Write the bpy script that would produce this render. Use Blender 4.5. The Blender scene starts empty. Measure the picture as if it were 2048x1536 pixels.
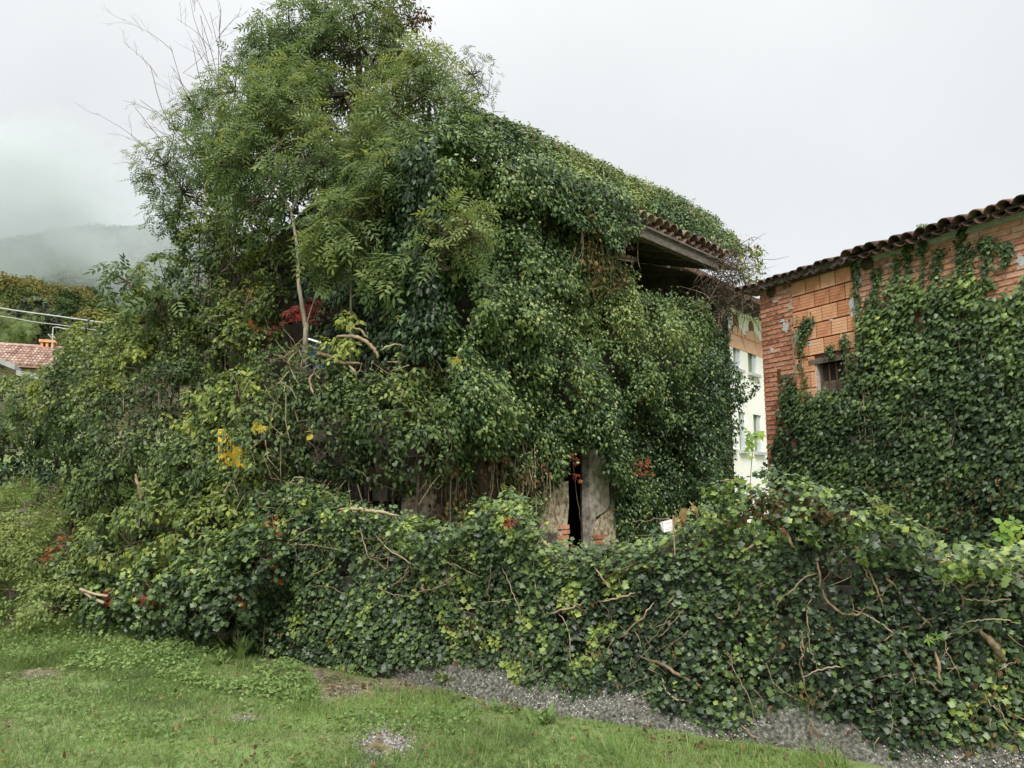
import bpy, math, random
import numpy as np
from mathutils import Matrix, Vector

random.seed(11)
R = np.random.default_rng(11)
SC = bpy.context.scene
COL = SC.collection

# ------------------------------------------------------------------ camera
F_PX = 1479.0                      # focal length in pixels of a 2048 px wide frame
PITCH = math.radians(8.16)
CAM = np.array([0.0, 0.0, 1.6])
FWD = np.array([0.0, math.cos(PITCH), math.sin(PITCH)])
UPV = np.array([0.0, -math.sin(PITCH), math.cos(PITCH)])
cd = bpy.data.cameras.new("camera")
cd.sensor_width = 36.0
cd.lens = 36.0 * F_PX / 2048.0
cd.clip_start = 0.05
cd.clip_end = 6000.0
cam = bpy.data.objects.new("camera", cd)
cam.location = CAM
cam.rotation_euler = (math.radians(90) + PITCH, 0, 0)
COL.objects.link(cam)
SC.camera = cam

# ------------------------------------------------------------------ world, sun, exposure
SUN_EL, SUN_AZ = math.radians(46), math.radians(184)      # azimuth: clockwise from +Y, behind the camera
world = bpy.data.worlds.new("World")
SC.world = world
world.use_nodes = True
wn, wl = world.node_tree.nodes, world.node_tree.links
wn.clear()
w_out = wn.new("ShaderNodeOutputWorld")
w_bg = wn.new("ShaderNodeBackground")
w_bg.inputs["Strength"].default_value = 0.1
w_sky = wn.new("ShaderNodeTexSky")
w_sky.sky_type = 'NISHITA'
w_sky.sun_disc = False
w_sky.sun_elevation = SUN_EL
w_sky.sun_rotation = SUN_AZ
w_tc = wn.new("ShaderNodeTexCoord")
w_sep = wn.new("ShaderNodeSeparateXYZ")
w_map = wn.new("ShaderNodeMapRange")              # overcast: the zenith is brighter than the horizon
w_map.inputs["From Min"].default_value = 0.0
w_map.inputs["From Max"].default_value = 1.0
w_map.inputs["To Min"].default_value = 3.3
w_map.inputs["To Max"].default_value = 12.5
w_no = wn.new("ShaderNodeTexNoise")
w_no.inputs["Scale"].default_value = 2.2
w_no.inputs["Detail"].default_value = 5.0
w_nr = wn.new("ShaderNodeMapRange")
w_nr.inputs["From Min"].default_value = 0.3
w_nr.inputs["From Max"].default_value = 0.7
w_nr.inputs["To Min"].default_value = 0.91
w_nr.inputs["To Max"].default_value = 1.05
w_mul = wn.new("ShaderNodeMath"); w_mul.operation = 'MULTIPLY'
w_col = wn.new("ShaderNodeVectorMath"); w_col.operation = 'SCALE'
w_col.inputs[0].default_value = (0.985, 1.0, 0.99)
w_mix = wn.new("ShaderNodeMixRGB")
w_mix.inputs[0].default_value = 0.92
wl.new(w_tc.outputs["Generated"], w_sep.inputs[0])
w_sq = wn.new("ShaderNodeMath"); w_sq.operation = 'POWER'; w_sq.inputs[1].default_value = 5.0
w_ab = wn.new("ShaderNodeMath"); w_ab.operation = 'MAXIMUM'; w_ab.inputs[1].default_value = 0.0
wl.new(w_sep.outputs["Z"], w_ab.inputs[0]); wl.new(w_ab.outputs[0], w_sq.inputs[0]); wl.new(w_sq.outputs[0], w_map.inputs["Value"])
wl.new(w_tc.outputs["Generated"], w_no.inputs["Vector"])
wl.new(w_no.outputs["Fac"], w_nr.inputs["Value"])
wl.new(w_map.outputs[0], w_mul.inputs[0])
wl.new(w_nr.outputs[0], w_mul.inputs[1])
wl.new(w_mul.outputs[0], w_col.inputs["Scale"])
wl.new(w_sky.outputs[0], w_mix.inputs[1])
wl.new(w_col.outputs[0], w_mix.inputs[2])
wl.new(w_mix.outputs[0], w_bg.inputs["Color"])
wl.new(w_bg.outputs[0], w_out.inputs["Surface"])

sd = bpy.data.lights.new("sun", 'SUN')
sd.energy = 1.5
sd.angle = math.radians(24)
sd.color = (1.0, 0.96, 0.9)
sun = bpy.data.objects.new("sun", sd)
sdir = Vector((math.sin(SUN_AZ) * math.cos(SUN_EL), math.cos(SUN_AZ) * math.cos(SUN_EL), math.sin(SUN_EL)))
sun.rotation_euler = sdir.to_track_quat('Z', 'Y').to_euler()
sun.location = (0, 0, 30)
COL.objects.link(sun)

SC.view_settings.view_transform = 'Standard'
SC.view_settings.look = 'None'
SC.view_settings.gamma = 1.0
SC.view_settings.exposure = 1.4
SC.view_settings.use_curve_mapping = False
SC.cycles.use_denoising = True
SC.cycles.max_bounces = 7
SC.cycles.diffuse_bounces = 3
SC.cycles.transmission_bounces = 3
SC.cycles.glossy_bounces = 2
SC.cycles.volume_bounces = 14
SC.cycles.transparent_max_bounces = 4

# ------------------------------------------------------------------ pixel <-> world helpers
def ray(px, py):
    px = np.asarray(px, float); py = np.asarray(py, float)
    u = (px - 1024.0) / F_PX; v = (768.0 - py) / F_PX
    return np.stack([u, FWD[1] + v * UPV[1], FWD[2] + v * UPV[2]], -1)

def at(px, py, Y):
    d = ray(px, py)
    return CAM + d * (np.asarray(Y, float) / d[..., 1])[..., None]

def proj(P):
    r = np.asarray(P) - CAM
    c = r @ FWD
    return 1024.0 + F_PX * r[..., 0] / c, 768.0 - F_PX * (r @ UPV) / c

def nrm(v):
    return v / np.maximum(np.linalg.norm(v, axis=-1, keepdims=True), 1e-9)

def inpoly(px, py, poly):
    inside = np.zeros(np.shape(px), bool)
    n = len(poly)
    for i in range(n):
        x0, y0 = poly[i]; x1, y1 = poly[(i + 1) % n]
        c = ((y0 > py) != (y1 > py)) & (px < (x1 - x0) * (py - y0) / ((y1 - y0) if y1 != y0 else 1e-9) + x0)
        inside ^= c
    return inside

_H = R.random((64, 64, 64))
def vnoise(p, s=1.0):
    p = np.asarray(p, float) * s + 100.0
    i = np.floor(p).astype(int); f = p - i
    f = f * f * (3 - 2 * f)
    i &= 63; j = (i + 1) & 63
    x0, y0, z0 = i[..., 0], i[..., 1], i[..., 2]; x1, y1, z1 = j[..., 0], j[..., 1], j[..., 2]
    fx, fy, fz = f[..., 0], f[..., 1], f[..., 2]
    a = _H[x0, y0, z0] * (1 - fx) + _H[x1, y0, z0] * fx
    b = _H[x0, y1, z0] * (1 - fx) + _H[x1, y1, z0] * fx
    c = _H[x0, y0, z1] * (1 - fx) + _H[x1, y0, z1] * fx
    d = _H[x0, y1, z1] * (1 - fx) + _H[x1, y1, z1] * fx
    return (a * (1 - fy) + b * fy) * (1 - fz) + (c * (1 - fy) + d * fy) * fz

def sstep(a, b, x):
    t = np.clip((x - a) / (b - a), 0, 1)
    return t * t * (3 - 2 * t)

def gz(x, y):
    """height of the ground"""
    x = np.asarray(x, float); y = np.asarray(y, float)
    bank = np.interp(y, [-50, 7.7, 8.6, 10.3, 12, 16, 35, 60, 90], [0, 0, .18, 1.3, 1.75, 2.5, 4.2, 6.0, 9.0])
    yard = np.interp(y, [-50, 9, 20, 60, 90], [0, 0, .3, 4.0, 9.0])
    edge = -3.1 - 0.25 * np.clip(y - 8, 0, 4)
    t = sstep(edge + .2, edge - 1.6, x)
    p = np.stack([x, y, 0 * x], -1)
    return yard * (1 - t) + bank * t + 0.07 * (vnoise(p, .9) - .5) + .025 * (vnoise(p, 3.7) - .5)

def ground_at(px, py):
    d = ray(px, py)
    t = np.linspace(2.0, 40, 800)
    P = CAM + d[None] * t[:, None]
    k = np.argmax(P[:, 2] <= gz(P[:, 0], P[:, 1]))
    return P[k]

class Plane:
    """a vertical plane: origin on the ground, u along it, n towards the viewer"""
    def __init__(s, o, u):
        s.o = np.array([o[0], o[1], 0.0]); s.u = nrm(np.array([u[0], u[1], 0.0]))
        n = np.array([s.u[1], -s.u[0], 0.0])
        s.n = n if np.dot(n, -s.o) > 0 else -n
    def sz(s, px, py, off=0.0):
        d = ray(px, py)
        t = ((s.o - CAM) @ s.n + np.asarray(off, float)) / (d @ s.n)
        P = CAM + d * np.asarray(t)[..., None]
        return (P - s.o) @ s.u, P[..., 2]
    def pt(s, a, z, off=0.0):
        a = np.asarray(a, float); z = np.asarray(z, float); off = np.asarray(off, float)
        return s.o + a[..., None] * s.u + off[..., None] * s.n + z[..., None] * np.array([0, 0, 1.0])
    def hit(s, px, py, off=0.0):
        a, z = s.sz(px, py, off)
        return s.pt(a, z, off)

# ------------------------------------------------------------------ object helpers
def empty(name, loc, label, cat, group=None):
    o = bpy.data.objects.new(name, None)
    o.empty_display_size = 0.2
    o.location = tuple(float(v) for v in loc)
    COL.objects.link(o)
    o["label"] = label; o["category"] = cat
    if group: o["group"] = group
    return o

def tag(o, label=None, cat=None, group=None, kind=None):
    if label: o["label"] = label
    if cat: o["category"] = cat
    if group: o["group"] = group
    if kind: o["kind"] = kind
    return o

def attach(o, parent):
    o.parent = parent
    # meshes keep world coordinates: undo the place of the thing's empty (a part under it stands at the origin already)
    if parent.type == 'EMPTY': o.matrix_parent_inverse = Matrix.Translation(-parent.location)

def link(name, me, mat=None, parent=None):
    if mat is not None and not me.materials: me.materials.append(mat)
    o = bpy.data.objects.new(name, me)
    COL.objects.link(o)
    if parent is not None: attach(o, parent)
    return o

def mesh_np(name, V, T, tint=None, smooth=False):
    """triangle mesh from arrays"""
    me = bpy.data.meshes.new(name)
    V = np.ascontiguousarray(V, np.float32).reshape(-1, 3); T = np.ascontiguousarray(T, np.int32).reshape(-1, 3)
    me.vertices.add(len(V)); me.vertices.foreach_set("co", V.ravel())
    me.loops.add(T.size); me.loops.foreach_set("vertex_index", T.ravel())
    me.polygons.add(len(T))
    me.polygons.foreach_set("loop_start", np.arange(0, T.size, 3, dtype=np.int32))
    me.polygons.foreach_set("loop_total", np.full(len(T), 3, np.int32))
    if smooth: me.polygons.foreach_set("use_smooth", np.ones(len(T), bool))
    if tint is not None:
        a = me.attributes.new("tint", 'FLOAT', 'POINT')
        a.data.foreach_set("value", np.ascontiguousarray(tint, np.float32))
    me.update(calc_edges=True)
    return me

class MB:
    """collects quads/triangles of several solid shapes into one mesh"""
    def __init__(s): s.v = []; s.f = []; s.t = []; s.n = 0
    def add(s, V, F, tint=0.5):
        V = [tuple(map(float, q)) for q in V]
        s.f += [tuple(i + s.n for i in q) for q in F]
        s.v += V; s.t += [tint] * len(V); s.n += len(V)
    def obox(s, o, u, w, n, tint=0.5):
        """box from a corner and three edge vectors"""
        o, u, w, n = map(np.asarray, (o, u, w, n))
        V = [o, o + u, o + u + w, o + w, o + n, o + u + n, o + u + w + n, o + w + n]
        s.add(V, [(0, 3, 2, 1), (4, 5, 6, 7), (0, 1, 5, 4), (1, 2, 6, 5), (2, 3, 7, 6), (3, 0, 4, 7)], tint)
    def tube(s, pts, rad, sides=6, tint=0.5):
        pts = np.asarray(pts, float); rad = np.broadcast_to(np.asarray(rad, float), (len(pts),))
        d = np.gradient(pts, axis=0); d = nrm(d)
        ref = np.array([0.31, 0.2, 0.93]); 
        a = nrm(np.cross(d, ref)); b = np.cross(d, a)
        th = np.arange(sides) * 2 * math.pi / sides
        V = (pts[:, None] + rad[:, None, None] * (np.cos(th)[None, :, None] * a[:, None] + np.sin(th)[None, :, None] * b[:, None])).reshape(-1, 3)
        Fs = []
        for i in range(len(pts) - 1):
            for k in range(sides):
                k2 = (k + 1) % sides
                Fs.append((i * sides + k, i * sides + k2, (i + 1) * sides + k2, (i + 1) * sides + k))
        Fs.append(tuple(range(sides - 1, -1, -1)))
        Fs.append(tuple((len(pts) - 1) * sides + k for k in range(sides)))
        s.add(V, Fs, tint)
    def mesh(s, name, smooth=False):
        me = bpy.data.meshes.new(name)
        me.from_pydata(s.v, [], s.f)
        a = me.attributes.new("tint", 'FLOAT', 'POINT')
        a.data.foreach_set("value", np.array(s.t, np.float32))
        if smooth: me.polygons.foreach_set("use_smooth", np.ones(len(me.polygons), bool))
        me.update(calc_edges=True)
        return me
    def build(s, name, mat, parent=None, smooth=False):
        return link(name, s.mesh(name, smooth), mat, parent)

def smoothline(pts, n=6, jit=0.0):
    """Catmull-Rom through the points"""
    P = np.asarray(pts, float)
    P = np.vstack([2 * P[0] - P[1], P, 2 * P[-1] - P[-2]])
    out = []
    for i in range(1, len(P) - 2):
        for t in np.linspace(0, 1, n, endpoint=False):
            a, b, c, d = P[i - 1], P[i], P[i + 1], P[i + 2]
            out.append(.5 * (2 * b + (c - a) * t + (2 * a - 5 * b + 4 * c - d) * t * t + (3 * b - a - 3 * c + d) * t ** 3))
    out.append(P[-2])
    out = np.array(out)
    if jit: out += R.normal(0, jit, out.shape)
    return out

# ------------------------------------------------------------------ materials
def newmat(name):
    m = bpy.data.materials.new(name); m.use_nodes = True
    nt = m.node_tree; nt.nodes.clear()
    return m, nt, nt.nodes, nt.links

def ramp(nd, stops):
    r = nd.new("ShaderNodeValToRGB")
    e = r.color_ramp.elements
    e[0].position, e[0].color = stops[0][0], (*stops[0][1], 1)
    e[1].position, e[1].color = stops[-1][0], (*stops[-1][1], 1)
    for p, c in stops[1:-1]:
        k = e.new(p); k.color = (*c, 1)
    return r

def leaf_mat(name, stops, rough=0.38, spec=0.45, trans=0.2, veins=True):
    m, nt, nd, lk = newmat(name)
    out = nd.new("ShaderNodeOutputMaterial")
    at_ = nd.new("ShaderNodeAttribute"); at_.attribute_name = "tint"
    r = ramp(nd, stops)
    lk.new(at_.outputs["Fac"], r.inputs["Fac"])
    tc = nd.new("ShaderNodeTexCoord")
    no = nd.new("ShaderNodeTexNoise"); no.inputs["Scale"].default_value = 38.0; no.inputs["Detail"].default_value = 2.0
    lk.new(tc.outputs["Object"], no.inputs["Vector"])
    mr = nd.new("ShaderNodeMapRange")
    mr.inputs["From Min"].default_value = .25; mr.inputs["From Max"].default_value = .75
    mr.inputs["To Min"].default_value = .72; mr.inputs["To Max"].default_value = 1.25
    lk.new(no.outputs["Fac"], mr.inputs["Value"])
    sc = nd.new("ShaderNodeVectorMath"); sc.operation = 'SCALE'
    lk.new(r.outputs["Color"], sc.inputs[0]); lk.new(mr.outputs[0], sc.inputs["Scale"])
    p = nd.new("ShaderNodeBsdfPrincipled")
    p.inputs["Roughness"].default_value = rough
    p.inputs["Specular IOR Level"].default_value = spec
    lk.new(sc.outputs[0], p.inputs["Base Color"])
    tr = nd.new("ShaderNodeBsdfTranslucent")
    hs = nd.new("ShaderNodeHueSaturation")
    hs.inputs["Hue"].default_value = .485; hs.inputs["Saturation"].default_value = 1.1; hs.inputs["Value"].default_value = 1.5
    lk.new(sc.outputs[0], hs.inputs["Color"]); lk.new(hs.outputs[0], tr.inputs["Color"])
    mx = nd.new("ShaderNodeMixShader"); mx.inputs[0].default_value = trans
    lk.new(p.outputs[0], mx.inputs[1]); lk.new(tr.outputs[0], mx.inputs[2])
    lk.new(mx.outputs[0], out.inputs["Surface"])
    return m

def rough_mat(name, stops, scale=8.0, rough=.85, bump=.4, detail=6.0, bscale=40.0, coord="Object", use_tint=0.0, spec=.25, stretch=None):
    """noise coloured rough surface; tint shifts the ramp"""
    m, nt, nd, lk = newmat(name)
    out = nd.new("ShaderNodeOutputMaterial")
    p = nd.new("ShaderNodeBsdfPrincipled")
    p.inputs["Roughness"].default_value = rough
    p.inputs["Specular IOR Level"].default_value = spec
    tc = nd.new("ShaderNodeTexCoord")
    vec = tc.outputs[coord]
    if stretch:
        mp = nd.new("ShaderNodeMapping"); mp.inputs["Scale"].default_value = stretch
        lk.new(vec, mp.inputs["Vector"]); vec = mp.outputs[0]
    no = nd.new("ShaderNodeTexNoise"); no.inputs["Scale"].default_value = scale; no.inputs["Detail"].default_value = detail
    no.inputs["Roughness"].default_value = .62
    lk.new(vec, no.inputs["Vector"])
    fac = no.outputs["Fac"]
    if use_tint:
        a = nd.new("ShaderNodeAttribute"); a.attribute_name = "tint"
        ma = nd.new("ShaderNodeMath"); ma.operation = 'MULTIPLY_ADD'
        ma.inputs[1].default_value = use_tint; 
        sub = nd.new("ShaderNodeMath"); sub.operation = 'SUBTRACT'; sub.inputs[1].default_value = .5
        lk.new(a.outputs["Fac"], sub.inputs[0]); lk.new(sub.outputs[0], ma.inputs[0]); lk.new(fac, ma.inputs[2])
        fac = ma.outputs[0]
    r = ramp(nd, stops)
    lk.new(fac, r.inputs["Fac"]); lk.new(r.outputs["Color"], p.inputs["Base Color"])
    n2 = nd.new("ShaderNodeTexNoise"); n2.inputs["Scale"].default_value = bscale; n2.inputs["Detail"].default_value = 5.0
    lk.new(vec, n2.inputs["Vector"])
    b = nd.new("ShaderNodeBump"); b.inputs["Strength"].default_value = bump; b.inputs["Distance"].default_value = .02
    lk.new(n2.outputs["Fac"], b.inputs["Height"]); lk.new(b.outputs[0], p.inputs["Normal"])
    lk.new(p.outputs[0], out.inputs["Surface"])
    return m

M = {}
# leaves; tint 0 = darkest leaf, 1 = youngest / turning; wall crest adds painted light
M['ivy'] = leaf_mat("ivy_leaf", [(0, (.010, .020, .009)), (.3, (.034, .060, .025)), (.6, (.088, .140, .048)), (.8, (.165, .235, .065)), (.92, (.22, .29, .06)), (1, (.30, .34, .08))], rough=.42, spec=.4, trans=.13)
M['adult_ivy'] = leaf_mat("adult_ivy_leaf", [(0, (.010, .020, .010)), (.33, (.042, .082, .032)), (.62, (.105, .172, .060)), (.85, (.18, .25, .072)), (1, (.25, .29, .08))], rough=.42, spec=.4, trans=.13)
M['ash'] = leaf_mat("ash_leaf", [(0, (.025, .045, .020)), (.38, (.080, .130, .050)), (.72, (.155, .215, .076)), (1, (.23, .265, .08))], rough=.5, spec=.3, trans=.38)
M['shrub'] = leaf_mat("shrub_leaf", [(0, (.014, .024, .011)), (.33, (.058, .092, .034)), (.62, (.13, .185, .058)), (.84, (.205, .26, .066)), (1, (.31, .34, .07))], rough=.48, spec=.32, trans=.32)
M['lime'] = leaf_mat("young_leaf", [(0, (.10, .20, .04)), (.5, (.20, .32, .055)), (1, (.36, .40, .06))], rough=.5, spec=.3, trans=.4)
M['yellow'] = leaf_mat("yellow_leaf", [(0, (.24, .20, .03)), (.5, (.42, .34, .035)), (1, (.52, .43, .07))], rough=.5, spec=.3, trans=.35)
M['red'] = leaf_mat("red_leaf", [(0, (.07, .010, .007)), (.5, (.26, .034, .016)), (.8, (.38, .085, .024)), (1, (.42, .20, .04))], rough=.5, spec=.3, trans=.35)
M['dry'] = leaf_mat("dry_leaf", [(0, (.05, .03, .015)), (.5, (.13, .08, .035)), (1, (.24, .17, .07))], rough=.7, spec=.15, trans=.2)
M['grass'] = leaf_mat("grass_blade", [(0, (.10, .14, .05)), (.4, (.170, .265, .080)), (.75, (.25, .35, .11)), (.92, (.36, .38, .17)), (1, (.46, .41, .25))], rough=.55, spec=.25, trans=.5)
M['clover'] = leaf_mat("clover_leaf", [(0, (.08, .14, .045)), (.5, (.155, .24, .075)), (1, (.25, .34, .11))], rough=.5, spec=.3, trans=.3)
M['hill_leaf'] = leaf_mat("hill_leaf", [(0, (.016, .034, .012)), (.3, (.04, .07, .02)), (.55, (.09, .11, .03)), (.75, (.16, .14, .045)), (.9, (.17, .135, .06)), (1, (.22, .25, .05))], rough=.8, spec=.1, trans=.15)
M['far_leaf'] = leaf_mat("mountain_leaf", [(0, (.012, .022, .014)), (1, (.06, .085, .04))], rough=.9, spec=.05, trans=.1)
M['weed'] = leaf_mat("weed_leaf", [(0, (.06, .10, .03)), (.5, (.155, .21, .065)), (1, (.27, .32, .10))], rough=.55, spec=.25, trans=.35)
M['umbel'] = rough_mat("ivy_flower", [(.3, (.20, .25, .10)), (.7, (.36, .40, .20))], scale=50, rough=.7)
M['bark'] = rough_mat("grey_bark", [(.3, (.12, .10, .075)), (.5, (.24, .21, .16)), (.75, (.40, .37, .30))], scale=14, rough=.85, bump=.5, stretch=(1, 1, .35))
M['dark_bark'] = rough_mat("dark_bark", [(.3, (.03, .022, .016)), (.7, (.10, .08, .055))], scale=14, rough=.9)
M['stem'] = rough_mat("vine_stem", [(.25, (.12, .085, .05)), (.5, (.27, .20, .13)), (.8, (.42, .34, .23))], scale=16, rough=.85, use_tint=.5)
M['deadtwig'] = rough_mat("dead_twig", [(.25, (.045, .033, .025)), (.5, (.10, .075, .055)), (.8, (.22, .17, .12))], scale=12, rough=.9, use_tint=.5)
M['plaster'] = rough_mat("old_plaster", [(.30, (.07, .05, .035)), (.44, (.25, .19, .13)), (.55, (.46, .39, .29)), (.8, (.58, .52, .43))], scale=15, rough=.92, bump=.7, bscale=30)
M['greyplaster'] = rough_mat("grey_plaster", [(.3, (.10, .08, .06)), (.45, (.25, .22, .185)), (.6, (.40, .36, .31)), (.8, (.52, .47, .41))], scale=11, rough=.9, bump=.4)
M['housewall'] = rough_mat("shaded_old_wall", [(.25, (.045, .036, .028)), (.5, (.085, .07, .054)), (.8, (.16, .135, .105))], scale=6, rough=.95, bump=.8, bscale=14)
M['stone'] = rough_mat("wall_stone", [(.25, (.075, .066, .055)), (.5, (.16, .145, .12)), (.8, (.30, .28, .24))], scale=9, rough=.92, bump=.7, use_tint=.4)
M['slab'] = rough_mat("slab_stone", [(.25, (.26, .26, .25)), (.6, (.42, .42, .42)), (.85, (.52, .52, .5))], scale=7, rough=.9, bump=.5)
M['concrete'] = rough_mat("pebble_concrete", [(.34, (.036, .034, .026)), (.47, (.092, .09, .074)), (.58, (.165, .163, .138)), (.72, (.33, .33, .29))], scale=42, rough=.9, bump=1.0, bscale=55)
M['pebble'] = rough_mat("pale_pebble", [(.2, (.12, .11, .10)), (.5, (.27, .26, .245)), (.9, (.58, .57, .54))], scale=20, rough=.7, use_tint=1.0)
M['brick'] = rough_mat("red_brick", [(.22, (.20, .07, .045)), (.42, (.46, .19, .115)), (.6, (.58, .29, .19)), (.85, (.62, .39, .29))], scale=11, rough=.88, bump=.5, use_tint=.55)
M['clay'] = rough_mat("clay_block", [(.22, (.38, .15, .08)), (.42, (.58, .265, .145)), (.6, (.68, .36, .21)), (.85, (.70, .46, .32))], scale=4, rough=.85, bump=.35, use_tint=.45)
M['mortar'] = rough_mat("mortar", [(.3, (.30, .25, .21)), (.5, (.46, .40, .34)), (.8, (.58, .53, .47))], scale=12, rough=.95, bump=.6)
M['cement'] = rough_mat("cement", [(.3, (.34, .34, .33)), (.55, (.50, .50, .49)), (.8, (.60, .60, .58))], scale=9, rough=.92, bump=.5)
M['tile'] = rough_mat("old_roof_tile", [(.25, (.05, .032, .028)), (.45, (.11, .062, .05)), (.62, (.19, .12, .085)), (.8, (.26, .22, .15))], scale=9, rough=.9, bump=.6, use_tint=.55)
M['warmtile'] = rough_mat("warm_roof_tile", [(.25, (.17, .085, .055)), (.5, (.33, .19, .13)), (.8, (.48, .38, .28))], scale=8, rough=.9, bump=.5, use_tint=.6)
M['pinktile'] = rough_mat("pink_roof_tile", [(.25, (.22, .13, .10)), (.5, (.36, .235, .19)), (.8, (.48, .38, .32))], scale=3, rough=.9, bump=.4, use_tint=.6)
M['wood'] = rough_mat("weathered_wood", [(.25, (.06, .05, .042)), (.5, (.14, .12, .10)), (.8, (.26, .24, .21))], scale=7, rough=.9, bump=.5, stretch=(1, 1, 6))
M['rust'] = rough_mat("rusty_steel", [(.25, (.06, .02, .012)), (.6, (.16, .06, .03)), (.85, (.22, .10, .06))], scale=20, rough=.8)
M['white'] = rough_mat("white_render", [(.25, (.76, .74, .69)), (.5, (.84, .83, .79)), (.8, (.87, .86, .83))], scale=1.5, rough=.9, bump=.15)
M['peach'] = rough_mat("peach_paint", [(.25, (.56, .30, .20)), (.5, (.68, .40, .28)), (.8, (.74, .50, .37))], scale=4, rough=.9, bump=.15)
M['joint'] = rough_mat("dark_joint", [(.3, (.06, .03, .02)), (.7, (.13, .07, .045))], scale=20)
M['medal'] = rough_mat("brown_paint", [(.3, (.20, .09, .05)), (.7, (.34, .17, .10))], scale=8, rough=.9)
M['shutter'] = rough_mat("green_shutter", [(.25, (.14, .20, .10)), (.6, (.22, .29, .16)), (.8, (.30, .36, .23))], scale=5, rough=.6)
M['greyshutter'] = rough_mat("grey_shutter", [(.25, (.42, .46, .50)), (.7, (.60, .64, .68))], scale=5, rough=.6)
M['dark'] = rough_mat("dark_interior", [(.3, (.012, .011, .010)), (.7, (.03, .028, .025))], scale=3, rough=.95)
M['glass'] = rough_mat("dull_glass", [(.3, (.02, .022, .024)), (.7, (.05, .052, .055))], scale=4, rough=.2, spec=.5, bump=.05)
M['soil'] = rough_mat("soil", [(.3, (.06, .042, .028)), (.5, (.13, .095, .066)), (.8, (.24, .19, .14))], scale=12, rough=.97, bump=.9)
M['paper'] = rough_mat("paper", [(.3, (.72, .62, .68)), (.7, (.82, .74, .78))], scale=12, rough=.7, bump=.05)
M['ink'] = rough_mat("faded_ink", [(.3, (.42, .33, .42)), (.7, (.56, .46, .55))], scale=30, rough=.8, bump=0)
M['board'] = rough_mat("yellow_board", [(.25, (.38, .20, .02)), (.5, (.58, .36, .025)), (.8, (.66, .45, .06))], scale=9, rough=.55)
M['tarp'] = rough_mat("blue_tarp", [(.25, (.006, .025, .045)), (.6, (.015, .06, .10)), (.85, (.05, .14, .20))], scale=9, rough=.35, bump=.4)
M['redcloth'] = rough_mat("red_cloth", [(.25, (.09, .008, .006)), (.55, (.22, .02, .01)), (.8, (.34, .07, .02))], scale=6, rough=.7, bump=.6)
M['wire'] = rough_mat("grey_cable", [(.3, (.45, .45, .44)), (.7, (.6, .6, .6))], scale=3, rough=.5, bump=0)

# ------------------------------------------------------------------ leaf shapes (tip along +Y, face along +Z)
def fan(outline, centre, fold=.25, droop=.25):
    o = [(x, y) for x, y in outline]
    V = [(centre[0], centre[1], 0)] + [(x, y, -fold * abs(x) - droop * max(0, y - .4) ** 2) for x, y in o]
    n = len(o)
    return np.array(V, float), np.array([(0, 1 + i, 1 + (i + 1) % n) for i in range(n)])
def mirror(right):
    return right + [(-x, y) for x, y in reversed(right) if x > 1e-6]
L_IVY = fan(mirror([(0, .07), (.42, -.07), (.22, .21), (.58, .47), (0, 1.0)]), (0, .36))
L_IVYB = fan(mirror([(0, 0.03), (.40, .04), (.34, .46), (0, 1.0)]), (0, .36), fold=.35)
L_OVATE = (np.array([(0, 0, 0), (.27, .24, -.10), (.22, .6, -.12), (0, 1, -.16), (-.22, .6, -.12), (-.27, .24, -.10)], float), np.array([(0, 1, 2), (0, 2, 3), (0, 3, 4), (0, 4, 5)]))
L_ROUND = fan(mirror([(0, 0), (.32, .08), (.46, .38), (.34, .72), (0, 1.0)]), (0, .42), fold=.2, droop=.3)
L_LANCE = (np.array([(0, 0, 0), (.15, .42, -.05), (0, 1, -.22), (-.15, .42, -.05)], float), np.array([(0, 1, 2), (0, 2, 3)]))
def multi(parts):
    V = []; T = []; n = 0
    for (base, ang, ln, wd, dz) in parts:
        c, s = math.cos(ang), math.sin(ang)
        q = L_LANCE[0] * np.array([wd, ln, ln]) 
        W = np.stack([q[:, 0] * c + q[:, 1] * s, -q[:, 0] * s + q[:, 1] * c, q[:, 2]], -1) + np.array([base[0], base[1], dz])
        V.append(W); T.append(L_LANCE[1] + n); n += 4
    return np.vstack(V), np.vstack(T)
_p = []
for k in range(4):
    y = .2 + k * .2; z = -.35 * y * y
    _p += [((0, y), 1.05, .36, .36, z), ((0, y), -1.05, .36, .36, z)]
_p.append(((0, .92), 0, .36, .36, -.30))
L_ASH = multi(_p)                         # a compound leaf of nine leaflets
_p7 = []
for k in range(3):
    y = .25 + k * .24; z = -.25 * y * y
    _p7 += [((0, y), 1.0, .42, .55, z), ((0, y), -1.0, .42, .55, z)]
_p7.append(((0, .85), 0, .45, .55, -.2))
L_ELDER = multi(_p7)
L_WIDE = (L_LANCE[0] * np.array([2.0, 1, 1]), L_LANCE[1])
L_PALM = multi([((0, .1), a, l, .7, 0) for a, l in ((0, .9), (.85, .8), (-.85, .8), (1.75, .55), (-1.75, .55))])
L_TRI = multi([((0, .35), a, .6, 1.4, 0) for a in (0, 1.9, -1.9)])
L_BLADE = (np.array([(-.5, 0, 0), (.5, 0, 0), (-.38, .5, .05), (.38, .5, .05), (0, 1, .25)], float), np.array([(0, 1, 3), (0, 3, 2), (2, 3, 4)]))

def orient(n, t):
    n = nrm(n); t = t - (t * n).sum(-1, keepdims=True) * n
    t = nrm(t + 1e-6); x = np.cross(t, n)
    return np.stack([x, t, n], -1)           # columns

def leaf_arrays(tmpl, pos, rot, scale):
    V, T = tmpl
    scale = np.asarray(scale)
    S = scale[:, None, None] if scale.ndim == 1 else scale[:, None, :]
    P = np.einsum('nij,nkj->nki', rot, V[None] * S) + pos[:, None]
    K = len(V)
    return P.reshape(-1, 3), (T[None] + (np.arange(len(pos)) * K)[:, None, None]).reshape(-1, 3), K

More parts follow.
